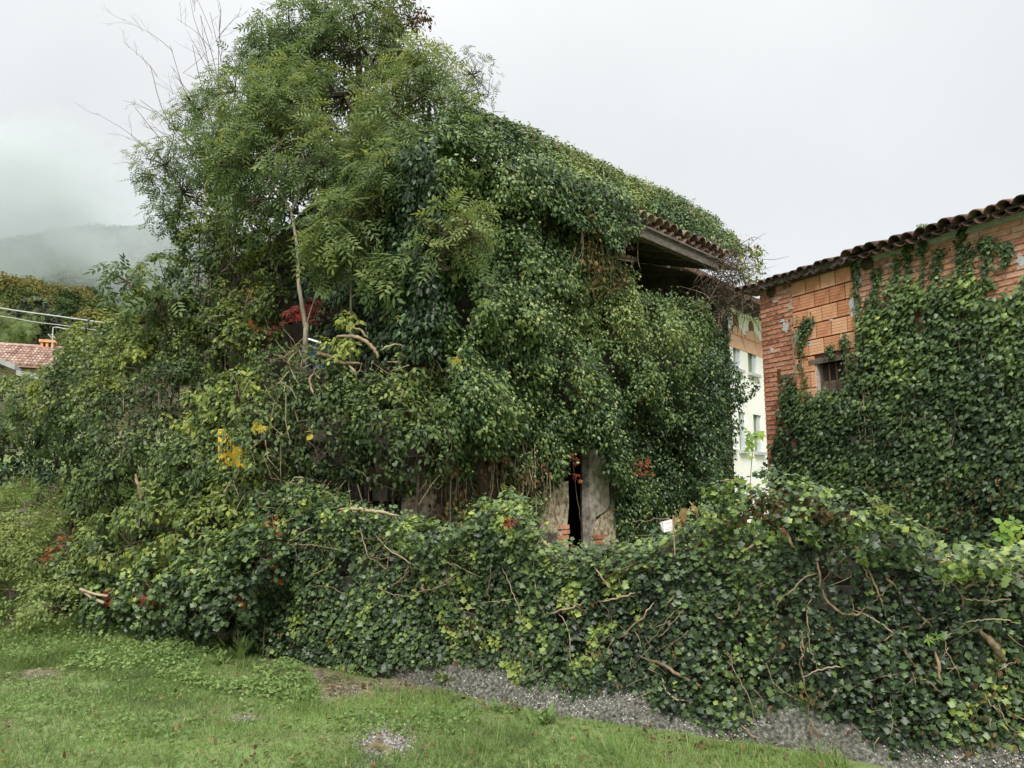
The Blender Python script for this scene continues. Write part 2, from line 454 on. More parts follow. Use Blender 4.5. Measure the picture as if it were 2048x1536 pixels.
class Leaves:
    """leaf positions collected from several calls, then built as one scattered mesh and some single leaves"""
    def __init__(s): s.p = []; s.r = []; s.s = []; s.t = []
    def add(s, p, r, sc, t):
        s.p.append(p); s.r.append(r); s.s.append(sc); s.t.append(np.clip(t, 0, 1))
    def cat(s):
        return np.concatenate(s.p), np.concatenate(s.r), np.concatenate(s.s), np.concatenate(s.t)
    def build(s, name, tmpl, mat, parent, singles=0, single_name="leaf", kind='stuff', keep=None):
        p, r, sc, t = s.cat()
        if keep is not None:
            k = keep(p); p, r, sc, t = p[k], r[k], sc[k], t[k]
        if singles:
            # leaves that show largest: near, big, facing the viewer and outermost along their line of sight
            px, py = proj(p)
            d = np.linalg.norm(p - CAM, axis=1)
            cell = (np.floor(px / 14).astype(int) + 100000 * np.floor(py / 14).astype(int))
            order = np.lexsort((d, cell))
            first = np.zeros(len(p), bool)
            cs = cell[order]
            first[order[np.r_[True, cs[1:] != cs[:-1]]]] = True
            face = np.abs((r[:, :, 2] * nrm(CAM - p)).sum(-1))
            size = sc / d * face * ((px > 0) & (px < 2048) & (py > 0) & (py < 1536)) * first
            pick = np.argsort(-size)[:singles]
            pick = pick[size[pick] > 0]
            variants = {}
            for i in pick:
                q = int(t[i] * 11.99)
                if q not in variants:
                    me = mesh_np(single_name, tmpl[0], tmpl[1], np.full(len(tmpl[0]), (q + .5) / 12)); me.materials.append(mat)
                    variants[q] = me
                o = bpy.data.objects.new(single_name, variants[q])
                m = np.eye(4); m[:3, :3] = r[i] * sc[i]; m[:3, 3] = p[i]
                o.matrix_basis = Matrix(m.tolist())
                COL.objects.link(o); attach(o, parent)
            k = np.ones(len(p), bool); k[pick] = False
            p, r, sc, t = p[k], r[k], sc[k], t[k]
        V, T, K = leaf_arrays(tmpl, p, r, sc)
        o = link(name, mesh_np(name, V, T, np.repeat(t, K)), mat, parent)
        if kind: o["kind"] = kind
        return o

UP = np.array([0, 0, 1.0])
def clump(C, N, rad, k, size, tint, flat=.55, tipdown=.9, jit=.55, sizevar=.3, tintvar=.16, up=.35):
    """k leaves round each clump centre C, on the side the outward normal N points to"""
    n = len(C)
    rad = np.broadcast_to(rad, (n,)); tint = np.broadcast_to(tint, (n,))
    u = nrm(R.normal(size=(n, k, 3)))
    dn = (u * N[:, None]).sum(-1, keepdims=True)
    u = np.where(dn < -0.15, u - 2 * dn * N[:, None], u)
    rr = rad[:, None] * R.uniform(.45, 1.05, (n, k)) 
    pos = C[:, None] + u * rr[..., None]
    nn = nrm(u * .7 + N[:, None] * flat + UP * up + R.normal(0, jit, (n, k, 3)))
    tp = -UP * tipdown + u * .6 + R.normal(0, .45, (n, k, 3))
    sc = size * R.uniform(1 - sizevar, 1 + sizevar, (n, k))
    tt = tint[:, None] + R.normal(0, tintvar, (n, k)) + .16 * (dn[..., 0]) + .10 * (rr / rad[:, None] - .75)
    return pos.reshape(-1, 3), orient(nn.reshape(-1, 3), tp.reshape(-1, 3)), sc.ravel(), tt.ravel()

def lump_points(lumps, per_m2, rough=.28, back=-.35, inner=.25):
    """points and outward normals on lumpy ellipsoids given as (px, py, Y, rx_px[, rz_px[, depth_factor]])"""
    P = []; N = []
    E = []
    for L in lumps:
        px, py, Y, rx = L[:4]; rz = L[4] if len(L) > 4 else rx; df = L[5] if len(L) > 5 else .8
        c = at(px, py, Y); k = np.linalg.norm(c - CAM) / F_PX
        E.append((c, np.array([rx * k, rx * k * df, rz * k])))
    for i, (c, r) in enumerate(E):
        area = 4 * math.pi * (((r[0] * r[1]) ** 1.6 + (r[0] * r[2]) ** 1.6 + (r[1] * r[2]) ** 1.6) / 3) ** (1 / 1.6)
        n = max(6, int(area * per_m2))
        u = nrm(R.normal(size=(n, 3)))
        nn = nrm(u / r)
        f = 1 + rough * 2 * (vnoise(c + u * r, 1.9) - .5) + .5 * rough * (vnoise(c + u * r, 5.0) - .5)
        f = f * (1 - inner * R.random(n) ** 2)
        p = c + u * r * f[:, None]
        ok = (nn * nrm(CAM - p)).sum(-1) > back
        for j, (c2, r2) in enumerate(E):
            if j != i: ok &= (((p - c2) / r2) ** 2).sum(-1) > .55
        P.append(p[ok]); N.append(nn[ok])
    return np.vstack(P), np.vstack(N)

def thin(p, keep_noise, lo, scale=1.3):
    return vnoise(p, scale) * .7 + vnoise(p, scale * 2.7) * .3 > lo

def twigs(mb, pts_from, pts_to, r0=.006, sag=.05, tint=None):
    for a, b in zip(pts_from, pts_to):
        m = (a + b) / 2 + R.normal(0, .25, 3) * np.linalg.norm(b - a) * .35 + np.array([0, 0, -sag])
        mb.tube(np.array([a, m, b]), [r0, r0 * .8, r0 * .45], 3, R.random() if tint is None else tint)

# ================================================================== THE SETTING
# ground: fine near the viewer, coarse to the horizon
gxs = np.unique(np.round(np.concatenate([np.arange(-11, 7.01, .14), np.linspace(-40, -11, 30), np.linspace(7, 40, 30), [-3000, -1500, -700, -300, -150, -80, 80, 150, 300, 700, 1500, 3000]]), 3))
gys = np.unique(np.round(np.concatenate([np.arange(2, 14.01, .14), np.linspace(14, 60, 40), np.linspace(-40, 2, 20), [-400, -150, -80, 75, 90, 120, 160, 250, 400, 800, 1600, 3000]]), 3))
GX, GY = np.meshgrid(gxs, gys, indexing='ij')
GZ = gz(GX, GY)
nI, nJ = GX.shape
idx = np.arange(nI * nJ).reshape(nI, nJ)
a, b, c, d = idx[:-1, :-1].ravel(), idx[1:, :-1].ravel(), idx[1:, 1:].ravel(), idx[:-1, 1:].ravel()
ground_me = mesh_np("ground", np.stack([GX, GY, GZ], -1).reshape(-1, 3), np.concatenate([np.stack([a, b, c], -1), np.stack([a, c, d], -1)]), smooth=True)
bare_at = [ground_at(770, 1490), ground_at(690, 1385), ground_at(620, 1350), ground_at(560, 1325), ground_at(75, 1345), ground_at(490, 1438), ground_at(820, 1372), ground_at(330, 1290), ground_at(660, 1365)]
bare_r = [.20, .25, .35, .3, .2, .12, .3, .3, .25]
bare = np.zeros(GX.size)
for g_, r_ in zip(bare_at, bare_r):
    bare = np.maximum(bare, np.exp(-(((GX.ravel() - g_[0]) / (1.5 * r_)) ** 2 + ((GY.ravel() - g_[1]) / r_) ** 2)))
ba = ground_me.attributes.new("bare", 'FLOAT', 'POINT'); ba.data.foreach_set("value", bare.astype(np.float32))
M['ground'] = rough_mat("earth_and_grass", [(.25, (.16, .14, .08)), (.36, (.16, .18, .08)), (.48, (.16, .215, .075)), (.7, (.17, .24, .08))], scale=1.6, rough=.97, bump=.9, detail=9, bscale=30)
gt = M['ground'].node_tree
g_bsdf = [n_ for n_ in gt.nodes if n_.type == 'BSDF_PRINCIPLED'][0]
g_src = g_bsdf.inputs["Base Color"].links[0].from_socket
g_at = gt.nodes.new("ShaderNodeAttribute"); g_at.attribute_name = "bare"
g_no = gt.nodes.new("ShaderNodeTexNoise"); g_no.inputs["Scale"].default_value = 22; g_no.inputs["Detail"].default_value = 6
g_tc = gt.nodes.new("ShaderNodeTexCoord"); gt.links.new(g_tc.outputs["Object"], g_no.inputs["Vector"])
g_rp = ramp(gt.nodes, [(.3, (.07, .045, .03)), (.5, (.16, .115, .08)), (.72, (.30, .25, .19))]); gt.links.new(g_no.outputs["Fac"], g_rp.inputs["Fac"])
g_mx = gt.nodes.new("ShaderNodeMixRGB"); gt.links.new(g_at.outputs["Fac"], g_mx.inputs[0]); gt.links.new(g_src, g_mx.inputs[1]); gt.links.new(g_rp.outputs[0], g_mx.inputs[2])
gt.links.new(g_mx.outputs[0], g_bsdf.inputs["Base Color"])
tag(link("ground", ground_me, M['ground']), kind="structure")

def surface(name, fn, pxs, Ys, mat, smooth=True):
    A, B = np.meshgrid(pxs, Ys, indexing='ij')
    X = (A - 1024) / F_PX * B
    Z = fn(A, B, X)
    n, m = A.shape; idx = np.arange(n * m).reshape(n, m)
    a, b, c, d = idx[:-1, :-1].ravel(), idx[1:, :-1].ravel(), idx[1:, 1:].ravel(), idx[:-1, 1:].ravel()
    me = mesh_np(name, np.stack([X, B, Z], -1).reshape(-1, 3), np.concatenate([np.stack([a, b, c], -1), np.stack([a, c, d], -1)]), smooth=smooth)
    return tag(link(name, me, mat), kind="structure")

HR_PX = [-900, -300, 0, 60, 120, 200, 260, 330, 500, 800, 1400]
HR_PY = [560, 560, 585, 600, 612, 640, 668, 720, 800, 880, 930]
def hill_z(px, Y, X):
    zr = 1.6 + (980 - np.interp(px, HR_PX, HR_PY)) / F_PX * 150
    t = np.clip((Y - 70) / 80, 0, 1)
    z = 5 + (zr - 5) * t ** .85
    z = np.where(Y > 150, zr - (Y - 150) * .35, z)
    return z + 2.5 * (vnoise(np.stack([X, Y, 0 * X], -1), .05) - .5)
M['hill'] = rough_mat("hillside_scrub", [(.3, (.03, .045, .016)), (.5, (.07, .075, .025)), (.7, (.11, .095, .035))], scale=.25, rough=1, bump=.5, detail=8, bscale=1.2)
surface("hill", hill_z, np.linspace(-1500, 1400, 90), np.concatenate([np.linspace(68, 150, 30), [165, 190, 230]]), M['hill'])
def mount_z(px, Y, X):
    zr = 1.6 + (980 - np.interp(px, [-1200, -300, 0, 200, 340, 450, 900, 1600], [420, 460, 470, 455, 432, 460, 700, 900])) / F_PX * 700
    t = np.clip((Y - 330) / 370, 0, 1)
    z = 12 + (zr - 12) * t
    z = np.where(Y > 700, zr - (Y - 700) * .4, z)
    return z + 30 * (vnoise(np.stack([X, Y, 0 * X], -1), .012) - .5) + 9 * (vnoise(np.stack([X, Y, 0 * X], -1), .05) - .5)
M['mountain'] = rough_mat("mountain_wood", [(.3, (.015, .026, .016)), (.6, (.04, .055, .03)), (.8, (.06, .07, .035))], scale=.06, rough=1, bump=.3, detail=8, bscale=.4)
mountain = surface("mountain", mount_z, np.linspace(-1600, 1600, 120), np.concatenate([np.linspace(320, 700, 60), [740, 800, 900]]), M['mountain'])
# wood on the mountain: crowns that nobody could count
n = 5200
mpx = R.uniform(-420, 560, n); mY = R.uniform(340, 690, n); mX = (mpx - 1024) / F_PX * mY
mC = np.stack([mX, mY, mount_z(mpx, mY, mX) + 2.5], -1)
lv = Leaves(); p, r, sc, t = clump(mC, np.tile(nrm(np.array([.3, -.7, .65])), (n, 1)), 3.4, 6, 5.2, R.uniform(0, 1, n))
lv.add(p, r, sc, t)
mw = lv.build("mountain_forest", L_WIDE, M['far_leaf'], None)

# ------------------------------------------------------------------ low cloud drifting over the mountain
def cloud(loc, rad, dens, seed, lo=.40):
    me = bpy.data.meshes.new("low_cloud")
    import bmesh
    bm = bmesh.new(); bmesh.ops.create_icosphere(bm, subdivisions=3, radius=1.0); bm.to_mesh(me); bm.free()
    m, nt, nd, lk = newmat("cloud_vapour")
    out = nd.new("ShaderNodeOutputMaterial"); pv = nd.new("ShaderNodeVolumePrincipled")
    pv.inputs["Color"].default_value = (.74, .78, .80, 1)
    pv.inputs["Anisotropy"].default_value = 0.0
    tc = nd.new("ShaderNodeTexCoord")
    ln = nd.new("ShaderNodeVectorMath"); ln.operation = 'LENGTH'
    lk.new(tc.outputs["Object"], ln.inputs[0])
    fo = nd.new("ShaderNodeMapRange"); fo.inputs["From Min"].default_value = 1.0; fo.inputs["From Max"].default_value = .35
    fo.inputs["To Min"].default_value = -.25; fo.inputs["To Max"].default_value = .5
    lk.new(ln.outputs["Value"], fo.inputs["Value"])
    mp = nd.new("ShaderNodeMapping"); mp.inputs["Location"].default_value = (seed, seed * .7, 0)
    mp.inputs["Scale"].default_value = (rad[0] / 70, rad[1] / 70, rad[2] / 45)
    lk.new(tc.outputs["Object"], mp.inputs["Vector"])
    no = nd.new("ShaderNodeTexNoise"); no.inputs["Scale"].default_value = 1.7; no.inputs["Detail"].default_value = 4.0
    no.inputs["Roughness"].default_value = .55
    lk.new(mp.outputs[0], no.inputs["Vector"])
    ad = nd.new("ShaderNodeMath"); ad.operation = 'ADD'
    nm = nd.new("ShaderNodeMath"); nm.operation = 'MULTIPLY_ADD'; nm.inputs[1].default_value = 2.2; nm.inputs[2].default_value = -.62
    lk.new(no.outputs["Fac"], nm.inputs[0])
    lk.new(fo.outputs[0], ad.inputs[0]); lk.new(nm.outputs[0], ad.inputs[1])
    dr = nd.new("ShaderNodeMapRange"); dr.inputs["From Min"].default_value = lo; dr.inputs["From Max"].default_value = lo + .35
    dr.inputs["To Min"].default_value = 0; dr.inputs["To Max"].default_value = dens
    lk.new(ad.outputs[0], dr.inputs["Value"])
    lk.new(dr.outputs[0], pv.inputs["Density"]); lk.new(pv.outputs[0], out.inputs["Volume"])
    me.materials.append(m)
    o = bpy.data.objects.new("mist", me); COL.objects.link(o)
    o.location = loc; o.scale = rad
    o["kind"] = "stuff"
    return o
cloud(tuple(at(-60, 405, 300)), (112, 50, 42), .036, 3.1)
cloud(tuple(at(270, 520, 300)), (70, 30, 24), .020, 7.7)

# ------------------------------------------------------------------ trees on the far hillside
def hill_tree(kind, name="hillside_tree"):
    t0 = {'olive': .45, 'dark': .18, 'tan': .80, 'gold': .97, 'green': .35}[kind]
    n = 46
    u = nrm(R.normal(size=(n, 3))); u[:, 2] = np.abs(u[:, 2]) * 1.1 - .35
    C = u * np.array([1.9, 1.9, 1.9]) * R.uniform(.55, 1.0, (n, 1)) + np.array([0, 0, 3.1])
    p, r, sc, t = clump(C, nrm(u + UP * .3), 1.0, 44, .36, t0 + R.normal(0, .05, n), tintvar=.06)
    V, T, K = leaf_arrays(L_WIDE, p, r, sc)
    crown = mesh_np("crown", V, T, np.repeat(np.clip(t, 0, 1), K)); crown.materials.append(M['hill_leaf'])
    tb = MB(); tb.tube(smoothline([(0, 0, -.6), (.1, 0, 1), (0, .1, 2.4), (.1, 0, 3.6)], 3), np.linspace(.2, .06, 10), 5)
    trunk = tb.mesh("trunk"); trunk.materials.append(M['dark_bark'])
    return crown, trunk
HT = {k: hill_tree(k) for k in ('olive', 'dark', 'tan', 'gold', 'green')}
HT_LABEL = {'olive': "olive green tree in the wood on the far hillside", 'dark': "dark green tree in the wood on the far hillside",
            'tan': "tree with browning autumn leaves in the wood on the hillside", 'gold': "bright yellow-green tree rising above the shrubs below the hill",
            'green': "mid green tree in the wood on the far hillside"}
spots = []
for row, tY in enumerate((.93, .8, .68, .55, .42)):
    Y = 70 + 80 * tY
    for px in np.arange(-430 + 15 * (row % 2), 345, 31):
        spots.append((px + R.normal(0, 7), Y + R.normal(0, 3), R.choice(['olive', 'dark', 'tan', 'green', 'olive', 'tan'])))
spots.append((168, 92, 'gold'))
for px, Y, k in spots:
    X = (px - 1024) / F_PX * Y
    z = float(hill_z(np.float64(px), np.float64(Y), np.float64(X)))
    s = R.uniform(.85, 1.35) * (.75 if Y < 120 else 1)
    if k == 'gold': s = 1.15; z += .6
    t = empty("hillside_tree", (X, Y, z), HT_LABEL[k], "tree", None if k == 'gold' else "trees in the wood on the hillside")
    rz = R.uniform(0, 6.28)
    for nm, me in zip(("crown", "trunk"), HT[k]):
        o = bpy.data.objects.new(nm, me); COL.objects.link(o); o.parent = t
    t.rotation_euler = (0, 0, rz); t.scale = (s, s, s * R.uniform(.85, 1.15))

# ------------------------------------------------------------------ white house between the two old buildings
WB = Plane(at(1490, 800, 21)[:2], (math.sin(math.radians(40)), math.cos(math.radians(40))))
wz = lambda px, py: float(WB.sz(px, py)[1])
ws = lambda px, py: float(WB.sz(px, py)[0])
z_eave = wz(1500, 632)
t = empty("white_house", WB.pt(0, 0), "white rendered house with green shutters glimpsed between the two old buildings", "house")
def wb_box(name, s0, s1, z0, z1, mat, parent, off=0.0, th=.05):
    mb = MB(); mb.obox(WB.pt(s0, z0, off), WB.u * (s1 - s0), UP * (z1 - z0), WB.n * th)
    return mb.build(name, mat, parent)
wins_up = [(1466, 1480, 672, 728), (1496, 1513, 687, 750), (1531, 1547, 706, 764)]
wins_lo = [(1478, 1492, 818, 890), (1508, 1524, 830, 906), (1541, 1556, 842, 915)]
openings = []
for k, (a0, a1, b0, b1) in enumerate(wins_up + wins_lo):
    am, bm_ = (a0 + a1) / 2, (b0 + b1) / 2
    openings.append((ws(a0, bm_), ws(a1, bm_), wz(am, b1), wz(am, b0)))
up_z0 = np.mean([o[2] for o in openings[:3]]); up_z1 = np.mean([o[3] for o in openings[:3]])
lo_z0 = np.mean([o[2] for o in openings[3:]]); lo_z1 = np.mean([o[3] for o in openings[3:]])
openings = [(o[0], o[1], up_z0, up_z1) for o in openings[:3]] + [(o[0], o[1], lo_z0, lo_z1) for o in openings[3:]]
S0, S1 = -9.0, 7.0
n_win = len(openings)
pitch_w = abs(openings[1][0] - openings[0][0])
sg = 1 if openings[1][0] > openings[0][0] else -1
for k_ in (2, 3, 4):                                        # the same rows of windows go on behind the brick building and the ivy
    for q0 in (0, 3):
        o_ = openings[q0 + 1]
        for d_ in (k_ * pitch_w, -k_ * pitch_w):
            if S0 + .5 < o_[0] + d_ and o_[1] + d_ < S1 - .5: openings.append((o_[0] + d_, o_[1] + d_, o_[2], o_[3]))
mb = MB()
cols = sorted(set([S0, S1] + [v for o in openings for v in o[:2]]))
TH = .35
for s0, s1 in zip(cols[:-1], cols[1:]):
    ops = sorted([(o[2], o[3]) for o in openings if o[0] <= s0 + 1e-4 and o[1] >= s1 - 1e-4])
    z = 0.0
    for z0, z1 in ops + [(z_eave, z_eave)]:
        if z0 - z > .01: mb.obox(WB.pt(s0, z, -TH), WB.u * (s1 - s0), UP * (z0 - z), WB.n * TH)
        z = z1
mb.obox(WB.pt(S0, 0, -6.0), WB.u * (S1 - S0), UP * z_eave, WB.n * .3)
mb.obox(WB.pt(S0, 0, -5.7), WB.u * .3, UP * z_eave, WB.n * (5.7 - TH))
mb.obox(WB.pt(S1 - .3, 0, -5.7), WB.u * .3, UP * z_eave, WB.n * (5.7 - TH))
mb.build("wall", M['white'], t)
for k, (s0, s1, z0, z1) in enumerate(openings):
    w = wb_box("window", s0, s1, z0, z1, M['glass'], t, -.24, .03)
    wb_box("frame", s0, s0 + .07, z0, z1, M['shutter'], w, -.2, .05)
    wb_box("frame", (s0 + s1) / 2 - .03, (s0 + s1) / 2 + .03, z0, z1, M['shutter'], w, -.2, .05)
    wb_box("sill", s0 - .08, s1 + .08, z0 - .09, z0, M['cement'], w, .002, .10)
    for side in (0, 1):
        q0, q1 = (s0 + .002, s0 + .42) if side == 0 else (s1 - .20, s1 - .002)
        sh = wb_box("shutter", q0, q1, z0 + .02, z1 - .02, M['shutter'] if side == 0 else M['greyshutter'], t, -.13 if side == 0 else -.09, .04)
# painted frieze: cream top band with brown ovals, peach band, round arches over the upper windows
wb_box("frieze", S0, S1, z_eave - 1.15, z_eave - .62, M['peach'], t, .003, .012)
wb_box("moulding", S0, S1, z_eave - .66, z_eave - .61, M['white'], t, .016, .03)
wb_box("cornice", S0, S1, z_eave - .12, z_eave, M['white'], t, .003, .18)
for k, (s0, s1, z0, z1) in enumerate(openings[:3]):
    sm = (s0 + s1) / 2; rw = (s1 - s0) / 2 + .22
    mbx = MB(); m = 14
    V = []
    for off in (.004, .05):
        for q in range(m + 1):
            an = math.pi * q / m
            V.append(WB.pt(sm - rw * math.cos(an), z1 + .08 + rw * .55 * math.sin(an), off))
    n1 = m + 1
    mbx.add(V, [tuple(range(n1)), tuple(range(2 * n1 - 1, n1 - 1, -1))] + [(q, q + n1, q + n1 + 1, q + 1) for q in range(m)] + [(0, m, m + n1, n1)])
    mbx.build("arch_panel", M['peach'], t)
    for ds in (0,):
        mo = MB(); V = []
        for off in (.004, .03):
            for q in range(12):
                an = 2 * math.pi * q / 12
                V.append(WB.pt(sm + ds + .17 * math.cos(an), z_eave - .36 + .21 * math.sin(an), off))
        mo.add(V, [tuple(range(12)), tuple(range(23, 11, -1))] + [(q, (q + 1) % 12, 12 + (q + 1) % 12, 12 + q) for q in range(12)])
        mo.build("medallion", M['medal'], t)
mb = MB()
mb.obox(WB.pt(S0 - .4, z_eave + .004, .75), WB.u * (S1 - S0 + .8), -WB.n * 4.0 + UP * 1.3, UP * .14)
mb.obox(WB.pt(S0 - .4, z_eave + 1.3, -3.26), WB.u * (S1 - S0 + .8), -WB.n * 3.4 - UP * 1.2, UP * .14)
wr = mb.build("roof", M['tile'], t)
for q in range(26):
    mbx = MB(); s = S0 + .3 + q * .6
    mbx.obox(WB.pt(s, z_eave - .13, .19), WB.u * .1, UP * .13, WB.n * .5)
    mbx.build("rafter", M['wood'], t)

# ------------------------------------------------------------------ brick outhouse on the right
BB = Plane(at(1530, 800, 11.3)[:2], (.485, -.875))
bs = lambda px, py: float(BB.sz(px, py)[0])
bz = lambda px, py: float(BB.sz(px, py)[1])
b_root = empty("brick_building", BB.pt(0, 0), "old red brick outhouse with a sagging tiled eave and ivy climbing its wall", "building")
zl_top = bz(1620, 553); zr_top = bz(1890, 481)            # underside of the beam / of the cement strip
s_pan0, s_pan1 = bs(1588, 640), bs(1712, 620)
s_win0, s_win1 = bs(1634, 745), bs(1692, 745)
z_win1, z_win0 = bz(1660, 724), bz(1660, 800)
B_END = 8.0
mb = MB()
TH = .3
def bbox(s0, s1, z0, z1, off=-TH, th=TH): mb.obox(BB.pt(s0, z0, off), BB.u * (s1 - s0), UP * (z1 - z0), BB.n * th)
bbox(0, s_win0, 0, zl_top)
bbox(s_win0, s_win1, 0, z_win0); bbox(s_win0, s_win1, z_win1, zl_top)
bbox(s_win1, s_pan1 + .06, 0, zl_top)
bbox(s_pan1 + .06, B_END, 0, zr_top)
mb.obox(BB.pt(0, 0, -5), BB.u * .3, UP * zl_top, BB.n * (5 - TH))
mb.obox(BB.pt(B_END - .3, 0, -5), BB.u * .3, UP * zr_top, BB.n * (5 - TH))
mb.obox(BB.pt(0, 0, -5.3), BB.u * B_END, UP * (zl_top + .9), BB.n * .3)
mb.build("wall", M['mortar'], b_root)
# window: lintel, frame, bars in front of a dark room
w = MB(); w.obox(BB.pt(s_win0 - .12, z_win1, -.2), BB.u * (s_win1 - s_win0 + .24), UP * .07, BB.n * .222); 
w_ob = w.build("window", M['wood'], b_root)
w = MB(); w.obox(BB.pt(s_win0, z_win0, -.12), BB.u * (s_win1 - s_win0), UP * (z_win1 - z_win0), BB.n * .02); w.build("pane", M['glass'], w_ob)
for q in range(4):
    w = MB(); s = s_win0 + (q + .5) * (s_win1 - s_win0) / 4
    w.tube([BB.pt(s, z_win0, -.04), BB.pt(s, z_win1, -.04)], .011, 6); w.build("bar", M['rust'], w_ob)
w = MB(); w.obox(BB.pt(s_win0 + .02, z_win0 + .12, -.085), BB.u * (s_win1 - s_win0 - .06), UP * .16, BB.n * .03); w.build("rail", M['wood'], w_ob)
# clay blocks of the infilled panel
blk_h, blk_w = .232, .255
def block_mesh(var, hollow_rows=5):
    m2 = MB(); L = blk_w - .016; H = blk_h - .018
    nr = hollow_rows
    V = []; F = []
    # ribbed face: shallow horizontal grooves
    prof = []
    for k in range(nr):
        z0 = H * k / nr; z1 = H * (k + 1) / nr
        prof += [(z0 + .004, .016), (z1 - .008, .016), (z1 - .004, .012)]
    prof = [(0, 0), (0, .012)] + prof + [(H, .012), (H, 0)]
    for x in (0, L):
        for z, y in prof: V.append((x, -y, z))
    n = len(prof)
    F = [(k, k + n, k + n + 1, k + 1) for k in range(n - 1)] + [tuple(range(n)), tuple(range(2 * n - 1, n - 1, -1))]
    m2.add(V, F, var)
    me = m2.mesh("clay_block"); me.materials.append(M['clay']); return me
blocks = [block_mesh(v) for v in (.15, .3, .42, .5, .58, .7, .85)]
wall_rot = Matrix(((BB.u[0], -BB.n[0], 0, 0), (BB.u[1], -BB.n[1], 0, 0), (0, 0, 1, 0), (0, 0, 0, 1)))
def put(name, me, P, parent, rot=wall_rot, sx=1.0, tilt=0.0, sz=1.0):
    o = bpy.data.objects.new(name, me); COL.objects.link(o)
    o.matrix_basis = Matrix.Translation(Vector(P)) @ rot @ Matrix.Rotation(tilt, 4, 'Y') @ Matrix.Diagonal((sx, 1, sz, 1))
    attach(o, parent); return o
jb = MB(); jb.obox(BB.pt(s_pan0 - .004, z_win1 + .08, -.001), BB.u * (s_pan1 - s_pan0 + .004), UP * (zl_top - z_win1 - .085), BB.n * .003); jb.build("joint", M['joint'], b_root)
row = 0; z = zl_top - .004
while z - blk_h > z_win1 - .75:
    z -= blk_h
    s = s_pan0 - (0.0 if row % 2 == 0 else blk_w * .45)
    while s < s_pan1 - .02:
        s0, s1 = max(s, s_pan0), min(s + blk_w, s_pan1)
        seg = [(s0, s1)]
        if z < z_win1 + .07: seg = [(s0, min(s1, s_win0 - .012)), (max(s0, s_win1 + .012), s1)]
        for s0, s1 in seg:
          if s1 - s0 > .05:
            put("clay_block", blocks[R.integers(7)], BB.pt(s0, z, .002 + R.uniform(0, .006)), b_root, sx=(s1 - s0) / blk_w, tilt=R.normal(0, .006))
        s += blk_w
    row += 1
# bricks
br_h, br_w = .0725, .232
def brick_mesh(var):
    m2 = MB(); L, H, D = br_w - .015, br_h - .015, .014
    e = .004
    V = [(0, 0, 0), (L, 0, 0), (L, 0, H), (0, 0, H), (e, -D, e), (L - e, -D, e), (L - e, -D, H - e), (e, -D, H - e)]
    m2.add(V, [(4, 5, 6, 7), (0, 1, 5, 4), (1, 2, 6, 5), (2, 3, 7, 6), (3, 0, 4, 7)], var)
    me = m2.mesh("brick"); me.materials.append(M['brick']); return me
bricks = [brick_mesh(v) for v in np.linspace(.05, .95, 10)]
IVY_LINE = [(1500, 740), (1580, 760), (1600, 700), (1712, 650), (1722, 560), (1800, 545), (1900, 560), (2000, 580), (2080, 560), (2400, 560)]
cand = []
def lay(s0, s1, z0, z1, dark):
    z = z1; row = 0
    while z - br_h > z0:
        z -= br_h
        s = s0 - (br_w * .5 if row % 2 else 0)
        while s < s1 - .02:
            a0, a1 = max(s, s0), min(s + br_w, s1)
            if a1 - a0 > .04: cand.append((a0, z, a1 - a0, dark))
            s += br_w
        row += 1
lay(.003, s_pan0 - .01, .9, zl_top - .004, 1)
strip_h = bz(1890, 466) - zr_top
lay(s_pan1 + .075, 4.6, .9, zr_top - .004, 0)
singles = []; rest = []
for a0, z, L, dk in cand:
    px, py = proj(BB.pt(a0 + L / 2, z + br_h / 2))
    vis = py < np.interp(px, [q[0] for q in IVY_LINE], [q[1] for q in IVY_LINE]) + (140 if dk else 60) and px < 2070
    (singles if vis else rest).append((a0, z, L, dk))
if len(singles) > 300: rest += singles[300:]; singles = singles[:300]
for a0, z, L, dk in singles:
    v = int(np.clip(R.normal(3.2 if dk else 5.6, 1.9), 0, 9))
    put("brick", bricks[v], BB.pt(a0, z, -.001 + R.uniform(0, .006)), b_root, sx=L / br_w, tilt=R.normal(0, .006))
mb = MB()
for a0, z, L, dk in rest:
    mb.obox(BB.pt(a0, z, .001), BB.u * (L - .012), UP * (br_h - .011), BB.n * (.013 + R.uniform(0, .005)), float(np.clip(R.normal(.4, .2), 0, 1)))
tag(mb.build("brickwork", M['brick'], b_root), kind="stuff")
# cement: strip under the right hand tiles, patches of pointing, upright joint
mb = MB(); mb.obox(BB.pt(s_pan1 + .06, zr_top, -.28), BB.u * (B_END - s_pan1 - .06), UP * strip_h, BB.n * .30); mb.build("cement_band", M['cement'], b_root)
for (px, py, wpx, hpx) in ((1572, 655, 9, 30), (1600, 672, 14, 26), (1708, 612, 9, 44), (1718, 560, 8, 30), (1760, 560, 14, 10), (1566, 642, 7, 7), (1584, 616, 9, 9), (1552, 604, 8, 6), (1590, 690, 6, 16), (1620, 688, 10, 8), (2042, 520, 10, 22), (1545, 700, 5, 12), (1960, 500, 8, 6), (1780, 530, 10, 6), (1664, 640, 6, 5)):
    s, z = BB.sz(px, py); k = 11 / F_PX
    mbx = MB(); m = 13; V = []; rr = R.uniform(.4, 1.2, m)
    for off in (.004, .022):
        for q in range(m):
            an = 2 * math.pi * q / m
            V.append(BB.pt(s + .55 * wpx * k * 1.6 * rr[q] * math.cos(an), z + .5 * hpx * k * rr[q] * math.sin(an), off))
    mbx.add(V, [tuple(range(m)), tuple(range(2 * m - 1, m - 1, -1))] + [(q, (q + 1) % m, m + (q + 1) % m, m + q) for q in range(m)])
    mbx.build("cement_patch", M['cement'], b_root)
